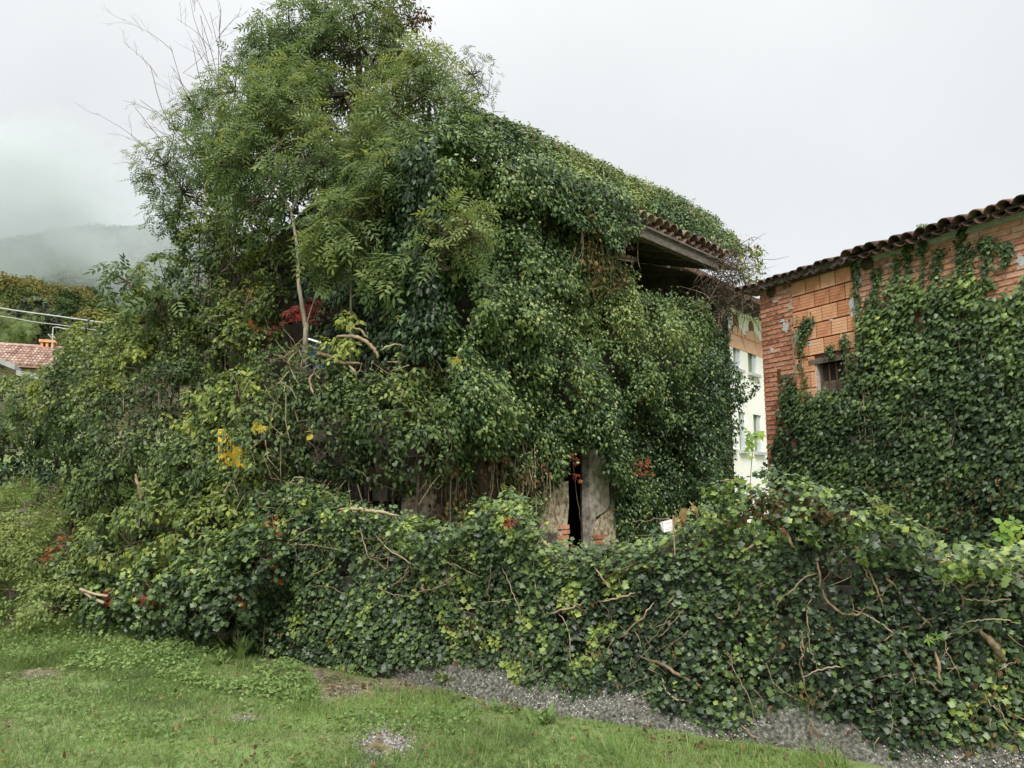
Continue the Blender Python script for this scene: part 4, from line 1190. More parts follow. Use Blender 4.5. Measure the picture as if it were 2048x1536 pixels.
def heap_extra(lv):
    for (x, y, Y, n, sp, tint) in ((688, 640, 7.9, 5, 10, .9), (680, 690, 7.75, 6, 16, .95), (702, 705, 7.6, 5, 12, .85), (500, 770, 7.9, 7, 12, .85), (440, 830, 8.1, 12, 34, .75), (430, 790, 8.2, 10, 30, .8), (840, 640, 7.7, 8, 18, .85), (470, 1060, 7.6, 10, 24, .8)):
        q = np.stack([R.normal(x, sp, n), R.normal(y, sp, n)], -1)
        lv.add(*clump(at(q[:, 0], q[:, 1], Y + R.normal(0, .05, n)), np.tile(nrm(np.array([0, -1, .5])), (n, 1)), .09, 12, .07, np.full(n, tint), tintvar=.06))
heap = mound("creeper_heap", "great heap of mixed creeper and bramble in front of the house, below the pale trunk", "creeper", HEAP, L_OVATE, M['shrub'], .075, .36, singles=200, extra=heap_extra, dens=29, holes=.25)
specs = [([at(x, y, 7.55 - .0 * i) for i, (x, y) in enumerate(pts)], rad) for pts, rad in (
    ([(633, 708), (655, 712), (681, 725), (725, 727)], .022), ([(671, 674), (700, 672), (722, 678), (740, 690), (753, 706), (756, 718)], .020), ([(700, 655), (722, 660), (735, 678)], .012),
    ([(773, 724), (801, 724), (811, 715), (838, 719)], .016), ([(627, 748), (620, 756), (623, 777), (637, 797), (667, 811)], .012), ([(637, 797), (632, 815)], .008), ([(801, 842), (808, 872), (825, 903)], .008),
    ([(500, 900), (525, 878), (544, 855), (568, 845)], .010), ([(270, 948), (278, 975), (282, 1000)], .016), ([(690, 720), (712, 752), (700, 790)], .012), ([(560, 870), (562, 900), (560, 960)], .004), ([(843, 800), (860, 760), (870, 720)], .006),
    ([(760, 700), (790, 690), (840, 700)], .010), ([(735, 905), (740, 950), (735, 1010)], .006), ([(450, 735), (470, 760), (480, 800)], .006), ([(845, 735), (850, 770), (862, 790)], .008))]
bare_stems("stem", specs, M['stem'], heap)
sm = MB(); q = poly_sample([(560, 700), (640, 690), (660, 760), (560, 790)], 80)
for x, y in q:
    a = at(x, y, R.uniform(7.6, 8.0)); b = a + R.normal(0, .14, 3); sm.tube(np.array([a, (a + b) / 2 + R.normal(0, .03, 3), b]), [.004, .004, .002], 3, R.random())
q = poly_sample([(600, 720), (900, 720), (900, 1000), (420, 1000), (420, 800)], 110)
for x, y in q:
    a = at(x, y, R.uniform(7.3, 7.6)); b = a + R.normal(0, .16, 3) + np.array([0, 0, -.1]); sm.tube(np.array([a, (a + b) / 2 + R.normal(0, .04, 3), b]), [.004, .004, .002], 3, R.random())
tag(sm.build("twig", M['stem'], heap), kind="stuff")

left = mound("bramble_thicket", "broad thicket of bramble and vine spilling down the bank left of the house", "thicket",
    [(360, 800, 9.4, 85), (290, 740, 10.2, 75), (200, 760, 10.6, 80), (160, 765, 11.2, 50), (110, 820, 11.0, 80), (210, 850, 10.0, 85), (310, 880, 9.2, 95), (380, 960, 8.7, 85), (280, 1000, 8.9, 80), (220, 960, 9.5, 60), (350, 1060, 8.3, 85), (260, 1090, 8.5, 70), (430, 1090, 8.0, 80), (20, 815, 11.8, 55), (30, 860, 11.8, 50), (440, 1000, 8.3, 60), (190, 1010, 9.6, 40)],
    L_OVATE, M['shrub'], .080, .38, dens=21, holes=.26, singles=160, tv=.36,
    extra=lambda lv: [lv.add(*clump(at(R.normal(x, sp, n), R.normal(y, sp * .6, n), Y + R.normal(0, .05, n)), np.tile(nrm(np.array([0, -1, .6])), (n, 1)), .10, 12, .085, np.full(n, ti), tintvar=.07)) for (x, y, Y, n, sp, ti) in ((85, 795, 10.6, 24, 30, .82), (140, 800, 10.4, 16, 26, .78), (40, 840, 11.2, 18, 30, .62), (380, 850, 8.7, 14, 26, .85), (440, 800, 8.6, 10, 22, .8), (280, 700, 9.8, 8, 12, .9))] and None)
sm = MB()
for x, y in poly_sample([(230, 780), (360, 760), (400, 900), (320, 960), (220, 900)], 260):
    a = at(x, y, R.uniform(8.5, 9.6)); b = a + R.normal(0, .18, 3); sm.tube(np.array([a, (a + b) / 2 + R.normal(0, .04, 3), b]), [.004, .004, .002], 3, R.random())
tag(sm.build("twig", M['deadtwig'], left), kind="stuff")
skirt = mound("ivy_skirt", "low sprawl of ivy at the left end of the garden wall running onto the grass", "ivy",
    [(430, 1150, 7.6, 60), (360, 1160, 7.9, 60), (290, 1190, 8.15, 55), (220, 1215, 8.3, 50), (180, 1180, 8.6, 40), (150, 1130, 9.0, 36), (200, 1120, 8.9, 40), (470, 1190, 7.35, 60), (400, 1215, 7.7, 50), (520, 1120, 7.2, 60), (330, 1225, 8.0, 40)],
    L_IVY, M['ivy'], .070, .26, dens=28, per=22, singles=120, rad=.11, post=.007)
gul = mound("shrub", "dark leafy shrub in the shadowed hollow at the left edge of the bank", "shrub",
    [(50, 970, 11.4, 50), (-20, 975, 11.4, 40), (120, 985, 10.8, 40), (60, 930, 12.6, 80), (140, 930, 11.6, 60), (-30, 900, 12.6, 80), (100, 870, 12.4, 60)], L_OVATE, M['adult_ivy'], .09, .16, dens=10, tv=.15)
mid = mound("ivy_bush", "bushy ivy mass bulging off the left corner of the house under the trees", "ivy",
    [(430, 520, 10.3, 75), (390, 600, 10.2, 75), (480, 600, 10.2, 60), (355, 690, 10.2, 70), (450, 680, 9.9, 65), (300, 660, 10.6, 60), (400, 460, 10.6, 50), (250, 690, 11, 45), (330, 560, 10.8, 45), (520, 690, 9.6, 45), (515, 470, 9.9, 55), (555, 530, 9.6, 42), (470, 430, 10.2, 50), (540, 610, 9.5, 36)],
    L_OVATE, M['shrub'], .080, .42, dens=26, tv=.34, holes=.22, singles=60)
sm = MB()
for x, y in poly_sample([(480, 400), (580, 400), (560, 560), (520, 700), (400, 600), (420, 480)], 90):
    a = at(x, y, R.uniform(9.0, 9.9)); b = a + R.normal(0, .25, 3) + np.array([0, 0, -.12]); sm.tube(np.array([a, (a + b) / 2 + R.normal(0, .06, 3), b]), [.005, .004, .002], 3, R.random())
tag(sm.build("twig", M['deadtwig'], mid), kind="stuff")

# creeper on the dark side wall of the house (it runs away to the left from the near corner)
HS = Plane(HF.pt(S_COR, 0)[:2], -HF.n)
side = empty("side_ivy", HS.pt(2, 0, .2), "sparse dark vine on the shaded side wall behind the pale sapling trunks", "ivy")
q = poly_sample([(420, 420), (870, 280), (880, 720), (520, 720), (430, 640)], 900)
base = HS.hit(q[:, 0], q[:, 1]); nz = vnoise(base, 1.8)
k = (nz > .42) | (q[:, 0] > 760); q, nz = q[k], nz[k]
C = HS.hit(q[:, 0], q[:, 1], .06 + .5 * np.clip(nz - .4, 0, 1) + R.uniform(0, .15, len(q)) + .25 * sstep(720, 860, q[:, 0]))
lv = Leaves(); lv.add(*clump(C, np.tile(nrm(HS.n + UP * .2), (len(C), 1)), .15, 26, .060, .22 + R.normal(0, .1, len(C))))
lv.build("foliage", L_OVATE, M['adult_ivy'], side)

# ------------------------------------------------------------------ trees
def tree(name, label, cat, trunk_px, r0, lumps, tmpl, mat, size, tint, dens=9, per=7, rad=.20, bark='bark', forks=(), tv=.25, holes=.36, group=None, jit=.5, limb=.022, ground=None, back=-1.1, sparse=0):
    tp = [at(*q) for q in trunk_px]
    if ground is not None: tp = [np.array([tp[0][0] + ground, tp[0][1], float(gz(tp[0][0] + ground, tp[0][1])) - .05])] + tp
    T = smoothline(tp, 6)
    t = empty(name, T[0], label, cat, group)
    mb = MB(); mb.tube(T, np.linspace(r0, r0 * .45, len(T)), 9, .5)
    mb.build("trunk", M[bark], t, True)
    for pts, r in forks:
        L = smoothline([at(*q) for q in pts], 6); mb = MB(); mb.tube(L, np.linspace(r, r * .5, len(L)), 7); mb.build("limb", M[bark], t, True)
    br = MB(); lv = Leaves()
    tint = tint + .14; dens *= 2.6; size *= .76
    P, N = lump_points(lumps, dens, rough=.35, back=back, inner=.6)
    k = thin(P, None, holes); P, N = P[k], N[k]
    cs = [at(*L[:3]) for L in lumps]
    nodes = [T[-1], T[int(len(T) * .8)]] + [at(*pts[-1]) for pts, r in forks]
    for c in sorted(cs, key=lambda c: np.linalg.norm(c - T[-1])):
        d = [np.linalg.norm(c - q) + (1.5 if q[2] > c[2] else 0) for q in nodes]; a = nodes[int(np.argmin(d))]
        m = (a + c) / 2 + R.normal(0, .12, 3) - np.array([0, 0, .12])
        br.tube(smoothline([a, m, c], 4), np.linspace(limb, limb * .55, 9), 5, .4); nodes.append(c)
    ca = np.array(cs)
    for p in P:
        c = ca[np.argmin(((ca - p) ** 2).sum(1))]
        m = (p + c) / 2 + R.normal(0, .10, 3) - np.array([0, 0, .05])
        br.tube(np.array([c, m, p + .0 * N[0]]), [.010, .007, .003], 3, .35)
    br.build("branch", M['dark_bark' if bark == 'bark' else bark], t)["kind"] = "stuff"
    if per:
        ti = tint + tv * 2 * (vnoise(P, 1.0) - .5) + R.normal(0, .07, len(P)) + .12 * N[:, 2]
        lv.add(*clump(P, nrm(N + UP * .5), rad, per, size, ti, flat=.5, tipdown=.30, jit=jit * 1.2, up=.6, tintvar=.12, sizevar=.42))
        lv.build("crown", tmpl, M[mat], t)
    return t

tree("ash_tree", "slender ash tree with a pale bare trunk standing in front of the dark house side", "tree",
     [(611, 700, 8.5), (611, 655, 8.5), (604, 610, 8.5), (597, 560, 8.5), (595, 500, 8.5), (583, 425, 8.5)], .036,
     [(555, 290, 8.7, 62), (500, 330, 8.8, 55), (600, 300, 8.6, 60), (480, 260, 9.0, 55), (560, 230, 8.9, 60), (640, 330, 8.5, 50), (520, 400, 8.6, 40), (510, 200, 9.2, 55), (590, 170, 9.2, 50), (440, 300, 9.2, 50)],
     L_ASH, 'ash', .26, .42, ground=.02, forks=[([(583, 425, 8.5), (560, 385, 8.5), (520, 330, 8.6)], .014), ([(583, 425, 8.5), (600, 380, 8.5), (615, 345, 8.5)], .02), ([(611, 655, 8.5), (625, 610, 8.5), (640, 570, 8.5), (645, 520, 8.5)], .009)])
tree("ash_tree", "second thin sapling with a lighter leafy crown right of the pale trunk", "tree",
     [(702, 690, 8.2), (702, 626, 8.2), (702, 534, 8.2), (700, 470, 8.2)], .022,
     [(700, 430, 8.0, 58), (680, 500, 7.9, 42), (745, 400, 8.0, 45), (655, 470, 8.1, 35), (790, 365, 8.1, 55), (730, 460, 7.9, 40)],
     L_ASH, 'ash', .27, .60, ground=.05, per=9, dens=11)
tree("walnut_sapling", "young sapling with broad drooping leaflets in the middle of the green mass", "tree",
     [(790, 720, 8.0), (785, 640, 8.0), (790, 590, 8.0)], .016, [(780, 560, 7.8, 34), (815, 545, 7.8, 26), (755, 540, 7.9, 22)], L_ELDER, 'ash', .30, .52, ground=.02, dens=14, per=5)
tree("ash_tree", "small ash with yellow-green tips leaning over the ivy at the house corner", "tree",
     [(905, 640, 7.9), (912, 560, 7.7), (925, 500, 7.5)], .010, [(930, 440, 7.3, 42), (895, 470, 7.3, 38), (945, 475, 7.3, 28), (880, 510, 7.4, 30)], L_ASH, 'ash', .24, .62, ground=.0, per=8, dens=12)
tree("tall_tree", "tallest tree whose leafy top reaches the upper edge of the picture", "tree",
     [(700, 700, 10.2), (705, 500, 10.2), (712, 330, 10.2), (718, 200, 10.2), (716, 90, 10.2)], .09,
     [(710, 30, 10.0, 62), (640, 70, 10.2, 55), (700, 110, 9.9, 70), (620, 150, 10.0, 65), (760, 90, 10.2, 45), (690, 190, 9.7, 75), (640, 240, 9.6, 65), (740, 250, 9.6, 60), (680, 310, 9.4, 60), (580, 60, 10.3, 44), (750, 10, 10.2, 45), (570, 130, 10.2, 55), (600, 200, 10.0, 55), (655, 20, 10.2, 44), (540, 100, 10.4, 34)],
     L_ASH, 'ash', .27, .46, ground=.0, bark='dark_bark', dens=8)
tree("ash_tree", "rounded ash crown hanging over the house roof on the right of the tall tree", "tree",
     [(850, 700, 8.8), (846, 520, 8.8), (842, 380, 8.8), (845, 260, 8.8)], .055,
     [(850, 190, 8.7, 68), (800, 240, 8.6, 65), (880, 250, 8.5, 65), (830, 310, 8.4, 68), (900, 310, 8.2, 60), (790, 330, 8.5, 50), (905, 360, 8.1, 45), (850, 130, 8.9, 40), (760, 300, 8.7, 45), (860, 380, 8.0, 45)],
     L_ASH, 'ash', .27, .52, ground=.0, bark='dark_bark', dens=10)
tree("creeper_clad_tree", "dead tree top hung with reddish brown creeper beside the tallest crown", "tree",
     [(800, 700, 10.6), (798, 400, 10.6), (795, 200, 10.6), (800, 90, 10.6)], .06,
     [(800, 60, 10.4, 38), (825, 40, 10.5, 24), (790, 130, 10.3, 35), (820, 130, 10.3, 26), (760, 230, 9.8, 30), (745, 300, 9.3, 28)], L_OVATE, 'dry', .075, .35, ground=.0, bark='dark_bark', dens=12, per=12, rad=.14)
tree("thin_tree", "sparse airy tree with fine grey twigs against the sky behind the roof", "tree",
     [(930, 420, 10.8), (928, 300, 10.8), (932, 220, 10.8)], .04, [(945, 150, 10.6, 38), (925, 190, 10.6, 36), (960, 190, 10.7, 26), (940, 215, 10.5, 30)], L_ASH, 'ash', .20, .25, ground=.0, bark='dark_bark', dens=11, per=3, limb=.008)
tree("spreading_tree", "open crowned tree with drooping olive leaves reaching left against the cloud", "tree",
     [(455, 640, 10.6), (458, 520, 10.6), (450, 420, 10.6), (440, 340, 10.6)], .06,
     [(400, 300, 10.5, 60), (350, 260, 10.6, 42), (330, 330, 10.6, 42), (420, 380, 10.4, 50), (365, 385, 10.5, 42), (312, 300, 10.7, 34), (300, 350, 10.7, 22), (450, 230, 10.5, 55), (500, 150, 10.6, 50), (470, 180, 10.6, 44), (390, 220, 10.7, 40), (345, 430, 10.5, 34), (460, 310, 10.3, 45)],
     L_ASH, 'ash', .20, .38, ground=.0, bark='dark_bark', dens=14, per=5, holes=.38, limb=.009)
# bare tree: twigs only
bare = empty("bare_tree", np.array([*at(440, 400, 11)[:2], float(gz(*at(440, 400, 11)[:2]))]), "bare leafless tree with upright grey twigs above the left shoulder of the mass", "tree")
tr = [bare.location[:], at(450, 500, 11), at(448, 330, 11), at(440, 240, 11)]
mb = MB(); T = smoothline(tr, 6); mb.tube(T, np.linspace(.06, .025, len(T)), 7); mb.build("trunk", M['dark_bark'], bare, True)
mb = MB()
def bare_branch(a, b, r, depth):
    a, b = np.asarray(a), np.asarray(b); L = np.linalg.norm(b - a)
    P = smoothline([a, (a + b) / 2 + R.normal(0, .05 * L, 3), b], 4); mb.tube(P, np.linspace(r, r * .4, len(P)), 4, .4)
    if depth <= 0: return
    for k in range(R.integers(2, 5)):
        f = R.uniform(.25, .95); s = a + (b - a) * f
        d = nrm(b - a) + R.normal(0, .42, 3) + UP * .15
        bare_branch(s, s + nrm(d) * L * R.uniform(.25, .5), r * .55, depth - 1)
for (x, y), (x2, y2) in (((448, 330), (385, 90)), ((445, 300), (420, 25)), ((440, 260), (400, 30)), ((440, 240), (440, 40)), ((445, 290), (350, 150)), ((448, 330), (340, 90)), ((450, 310), (490, 60)), ((448, 350), (280, 200)), ((448, 380), (270, 215)), ((450, 360), (300, 130)), ((450, 320), (530, 80)), ((448, 400), (265, 275))):
    bare_branch(at(x, y, 11), at(x2, y2, 11 + R.normal(0, .3)), .008, 3)
tag(mb.build("branch", M['dark_bark'], bare), kind="stuff")
# elder shoot and small sprays at the left shoulder
tree("elder_shrub", "arching elder spray with paired leaflets standing out against the fog", "shrub",
     [(300, 760, 10), (295, 680, 9.9), (282, 610, 9.8)], .018, [(255, 565, 9.7, 26), (225, 550, 9.7, 16), (280, 590, 9.7, 26), (320, 610, 9.7, 30)], L_ELDER, 'ash', .30, .34, ground=.0, dens=11, per=3, back=-.5)
tree("golden_shrub", "yellowish leafy shrub on the bank in front of the tiled roof", "shrub",
     [(170, 800, 13), (172, 740, 13), (170, 700, 13)], .03, [(172, 680, 13, 40), (205, 700, 12.8, 40), (150, 730, 13, 28), (225, 660, 12.8, 30), (180, 640, 13.2, 26)], L_OVATE, 'shrub', .085, .62, ground=.0, dens=12, per=16, rad=.15)
# ------------------------------------------------------------------ tiled house, stone wall, cables and aerial at the far left
fh = empty("tiled_house", [*at(-20, 760, 36)[:2], 4.0], "low house at the far left with a pinkish tiled roof and brick chimney", "house")
FH = Plane(at(-160, 740, 36)[:2], at(90, 740, 38)[:2] - at(-160, 740, 36)[:2])
fl = float((at(88, 740, 38) - FH.o) @ FH.u)
z_r0, z_r1 = float(FH.sz(40, 735)[1]), float(at(40, 692, 39)[2])
mb = MB(); mb.obox(FH.pt(0, 3.0, -6), FH.u * fl, UP * (z_r0 - 3.0), FH.n * 5.6); mb.build("wall", M['plaster'], fh)
rise = z_r1 - z_r0 + .15
mb = MB(); mb.obox(FH.pt(-.3, z_r0, .2), FH.u * (fl + .6), -FH.n * 3.2 + UP * rise, UP * .05); mb.obox(FH.pt(-.3, z_r0 + rise, -3.0), FH.u * (fl + .6), -FH.n * 3.2 - UP * rise, UP * .05)
mb.build("roof", M['pinktile'], fh)
nr = 34; pit = (fl + .4) / nr
for k in range(nr):
    mb = MB(); s = -.2 + (k + .5) * pit
    for j in range(8):
        f0, f1 = j / 8, (j + 1) / 8
        a = FH.pt(s + R.normal(0, .01), z_r0 + .09 + rise * f0 + .03, .2 - 3.2 * f0); b = FH.pt(s, z_r0 + .08 + rise * f1, .2 - 3.2 * f1)
        mb.tube([a, b], [.105, .085], 6, float(np.clip(R.normal(.5, .25), 0, 1)))
    mb.build("roof_tile_row", M['pinktile'], fh)
mb = MB(); mb.tube([FH.pt(-.3, z_r0 + rise + .08, -3.0), FH.pt(fl + .3, z_r0 + rise + .08, -3.0)], .12, 8); mb.build("ridge", M['pinktile'], fh)
ch = FH.pt(fl - .75, z_r0 + rise - .3, -2.6)
mb = MB(); mb.obox(ch, FH.u * .62, -FH.n * .5, UP * .34); chim = mb.build("chimney", M['clay'], fh)
for dx in (0, .25, .5):
    mb = MB(); mb.obox(ch + FH.u * dx + UP * .34, FH.u * .12, -FH.n * .5, UP * .26); mb.build("chimney_pier", M['clay'], chim)
mb = MB(); mb.obox(ch - FH.u * .08 + UP * .60 + FH.n * .08, FH.u * .78, -FH.n * .66, UP * .14); mb.build("chimney_cap", M['clay'], chim)
aer = empty("aerial", at(104, 690, 37), "thin grey television aerial beside the brick chimney", "aerial")
mb = MB(); mb.tube([at(104, 700, 37), at(106, 655, 37)], .022, 5); mb.build("mast", M['wire'], aer)
mb = MB(); mb.tube([at(112, 654, 37), at(136, 659, 37)], .022, 5); mb.tube([at(106, 655, 37), at(112, 654, 37)], .02, 5); mb.build("boom", M['wire'], aer)
for x in (98, 104): 
    mb = MB(); mb.tube([at(x - 2, 668, 37), at(x + 6, 676, 37)], .016, 4); mb.build("element", M['wire'], aer)
for nm, pts, lab, r in (("power_line", [(-200, 582, 30), (0, 616, 30), (120, 633, 30), (240, 649, 30), (420, 668, 30)], "upper pale overhead cable crossing the wooded hillside", .022), ("power_line", [(-200, 606, 31), (0, 632, 31), (70, 644, 31), (135, 652, 31), (300, 676, 31)], "lower thin overhead cable crossing the wooded hillside", .014)):
    mb = MB(); mb.tube(smoothline([at(*q) for q in pts], 4), r, 5); tag(mb.build(nm, M['wire'], None), lab, "cable", "overhead cables on the left")
sw = empty("stone_wall", [*at(30, 780, 15)[:2], 2.4], "tumbled dry stone wall under the tiled house with pale slabs on top", "wall")
SWP = Plane(at(-120, 760, 14.6)[:2], at(110, 760, 15.4)[:2] - at(-120, 760, 14.6)[:2])
swl = float((at(104, 760, 15.4) - SWP.o) @ SWP.u)
stone_wall(sw, SWP, [(0, float(SWP.sz(0, 742)[1])), (swl * .75, float(SWP.sz(60, 752)[1])), (swl, float(SWP.sz(95, 760)[1]))], .4, z0=2.2)
for (x0, x1, y0, y1) in ((-60, 0, 712, 724), (2, 32, 719, 731), (34, 78, 742, 750)):
    s0, z0 = SWP.sz(x0, y0); s1, z1 = SWP.sz(x1, y1); z0, z1 = float(z0), float(z1)
    mb = MB(); a = SWP.pt(float(s0), z0 - .10, .08); b = SWP.pt(float(s1), z1 - .10, .08)
    mb.obox(a, b - a, UP * .11, -SWP.n * .6); mb.build("slab", M['slab'], sw)
for (x, y, Y, n, lab, tmpl, ti) in ((15, 668, 46, 60, "light green feathery tree behind the tiled roof", L_ASH, .72), (85, 645, 48, 46, "dark bush behind the chimney of the tiled house", L_OVATE, .1)):
    C = at(R.normal(x, 34, n), R.normal(y, 17 if ti > .5 else 20, n), Y + R.normal(0, .5, n))
    t = empty("garden_tree", [C[:, 0].mean(), C[:, 1].mean(), float(gz(C[:, 0].mean(), C[:, 1].mean()))], lab, "tree")
    lv = Leaves(); lv.add(*clump(C, np.tile(nrm(np.array([.1, -.6, .7])), (n, 1)), .55, 26, .34, np.full(n, ti))); lv.build("crown", tmpl, M['ash' if ti > .5 else 'shrub'], t)
    mb = MB(); mb.tube(smoothline([t.location[:], C.mean(0)], 4), [.14, .13, .12, .1, .08], 6); mb.build("trunk", M['dark_bark'], t)

# ------------------------------------------------------------------ garden wall and its ivy
wa, wb_ = ground_at(500, 1302), ground_at(1850, 1530)
GW = Plane(wa[:2], wb_[:2] - wa[:2])
TOP = [(440, 1110), (480, 1060), (520, 990), (560, 968), (590, 962), (650, 985), (700, 1010), (760, 1018), (860, 1045), (930, 1055), (955, 1010), (1010, 985), (1055, 1015), (1100, 1085), (1180, 1095), (1290, 1080), (1400, 1025), (1480, 980), (1560, 952), (1640, 970), (1720, 1005), (1800, 1065), (1900, 1098), (2048, 1092), (2300, 1080)]
BOT = [(440, 1250), (480, 1285), (530, 1310), (600, 1330), (650, 1338), (740, 1335), (800, 1322), (900, 1322), (1000, 1340), (1060, 1372), (1130, 1392), (1200, 1400), (1290, 1402), (1380, 1428), (1450, 1455), (1540, 1480), (1600, 1492), (1680, 1498), (1750, 1496), (1850, 1505), (1900, 1530), (2048, 1575), (2300, 1640)]
gw = empty("garden_wall", GW.pt(2, 0), "low garden wall of stone on a pebbly concrete footing along the grass", "wall")
ts, tz = GW.sz(np.array([q[0] for q in TOP]), np.array([q[1] for q in TOP]))
s_arr = np.linspace(float(ts[0]) - .1, float(ts[-1]) + 3.5, 90)
z_arr = np.interp(s_arr, ts, tz)
stone_wall(gw, GW, [(float(s), float(min(z - .24, 1.3))) for s, z in zip(s_arr, z_arr)], .42, off=-.12)
mb = MB()
for s0, s1, z0 in zip(s_arr[:-1], s_arr[1:], np.minimum(z_arr[:-1], z_arr[1:])):
    mb.obox(GW.pt(s0, -.1, -.50), GW.u * (s1 - s0), UP * max(.2, min(z0 - .22, 1.25) + .1), GW.n * .34)
mb.build("core", M['housewall'], gw)
# battered concrete footing
fs = np.linspace(float(GW.sz(735, 1340)[0]), float(ts[-1]) + 3.5, 70)
hgt_f = .26 + .10 * (vnoise(np.stack([fs, 0 * fs, 0 * fs], -1), 1.1) - .5) + .05 * (vnoise(np.stack([fs, 0 * fs, 0 * fs], -1), 4) - .5)
wid_f = np.interp(fs, [fs[0], fs[0] + .8, 3, 8], [.06, .17, .22, .28]) + .10 * (vnoise(np.stack([fs, 0 * fs + 9, 0 * fs], -1), 1.7) - .5)
NR = 7; V = []
for s, h, w_ in zip(fs, hgt_f, wid_f):
    for k in range(NR):
        f = k / (NR - 1)
        V.append(GW.pt(s, h * (1 - f ** 1.3) - .05 * f, .0 + w_ * f) + R.normal(0, .008, 3))
T = []
for i in range(len(fs) - 1):
    for k in range(NR - 1):
        a = i * NR + k; T += [(a, a + NR, a + NR + 1), (a, a + NR + 1, a + 1)]
link("footing", mesh_np("footing", np.array(V), np.array(T), smooth=True), M['concrete'], gw)
V = np.array(V)
# pebbles cast in the footing and lying along its edge
ico_v = np.array([(1, 0, 0), (-1, 0, 0), (0, 1, 0), (0, -1, 0), (0, 0, 1), (0, 0, -1)], float)
ico_t = np.array([(0, 2, 4), (2, 1, 4), (1, 3, 4), (3, 0, 4), (2, 0, 5), (1, 2, 5), (3, 1, 5), (0, 3, 5)])
def pebbles(name, P, rad, parent, mat='pebble', tint=None):
    n = len(P)
    rot = orient(R.normal(size=(n, 3)), R.normal(size=(n, 3)))
    sc = rad[:, None] * R.uniform(.6, 1.25, (n, 3))
    Vv = np.einsum('nij,nkj->nki', rot, ico_v[None] * sc[:, None]) + P[:, None]
    Tt = (ico_t[None] + (np.arange(n) * 6)[:, None, None])
    ti = R.uniform(.1, 1, n) if tint is None else tint
    return tag(link(name, mesh_np(name, Vv.reshape(-1, 3), Tt.reshape(-1, 3), np.repeat(ti, 6), smooth=True), M[mat], parent), kind="stuff")
n = 20000
i = R.integers(0, len(fs) - 1, n); f = R.uniform(0, 1, n)
s = fs[i] + R.uniform(0, 1, n) * (fs[1] - fs[0]); h = np.interp(s, fs, hgt_f); w_ = np.interp(s, fs, wid_f)
P = GW.pt(s, h * (1 - f ** 1.3) - .05 * f + .003, w_ * f)
k = vnoise(P, 2.2) + R.normal(0, .14, n) > .44
pebbles("pebble", P[k], R.uniform(.0028, .008, n)[k] * np.where(R.random(n)[k] < .06, 1.7, 1), gw)

# ivy over the wall
gi = empty("garden_wall_ivy", GW.pt(2, 0, .15), "dense lobed ivy covering the whole garden wall in the foreground", "ivy")
sky_px = np.array([q[0] for q in TOP]); sky_py = np.array([q[1] for q in TOP]); bot_px = np.array([q[0] for q in BOT]); bot_py = np.array([q[1] for q in BOT])
sT, zT = GW.sz(sky_px, sky_py, .12); sB, zB = GW.sz(bot_px, bot_py, .10)
n = 70000
s = R.uniform(float(sT[0]), float(sT[-1]) + 3.4, n); zt = np.interp(s, sT, zT); zb = np.interp(s, sB, zB)
z = zb + (zt - zb) * R.uniform(-.01, 1, n)
bump = lambda s, z: .07 + .16 * (vnoise(np.stack([s, z, 0 * s], -1), 1.7) - .5) + .10 * (vnoise(np.stack([s, z, 0 * s + 7], -1), 4.5) - .5) + .12 * np.exp(-((zt - z) / .22) ** 2) * (zt > .3)
# bowl the top of each lump back over the wall
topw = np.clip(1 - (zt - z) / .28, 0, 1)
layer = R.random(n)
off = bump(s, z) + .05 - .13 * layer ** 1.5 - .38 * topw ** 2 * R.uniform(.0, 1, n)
P = GW.pt(s, z + .03 * R.normal(size=n) * 1, off)
gap = vnoise(np.stack([s, z, 0 * s + 3], -1), 3.0) * .6 + vnoise(np.stack([s, z, 0 * s + 5], -1), 8) * .4
keep = gap + R.normal(0, .05, n) > np.where(s > GW.sz(1960, 1150)[0], .05, .25)
nn = nrm(GW.n * (.85 - .35 * topw[:, None]) + UP * (.45 + .7 * topw[:, None]) + R.normal(0, .42, (n, 3)))
tp = -UP * .9 + GW.n * .25 + R.normal(0, .5, (n, 3))
patch_t = vnoise(np.stack([s, z, 0 * s], -1), 1.2); fine = vnoise(np.stack([s, z, 0 * s], -1), 6)
tint = .38 + .30 * topw + .34 * (patch_t - .5) + .30 * (fine - .5) + R.normal(0, .19, n) - .2 * layer  # crest leaves brightened in colour, as if lit from above
young = vnoise(np.stack([s, z, 0 * s + 20], -1), 8) * .6 + vnoise(np.stack([s, z, 0 * s + 30], -1), 2.2) * .4
tint = np.where((young > .715) & (layer < .5), R.uniform(.75, 1.0, n), tint)
size = .034 * np.exp(np.clip(R.normal(0, .36, n), -.8, .55)) * np.interp(s, [0, 2.5, 6, 9], [1.0, .98, .86, .86])
lv = Leaves(); lv.add(P[keep], orient(nn, tp)[keep], size[keep], tint[keep])
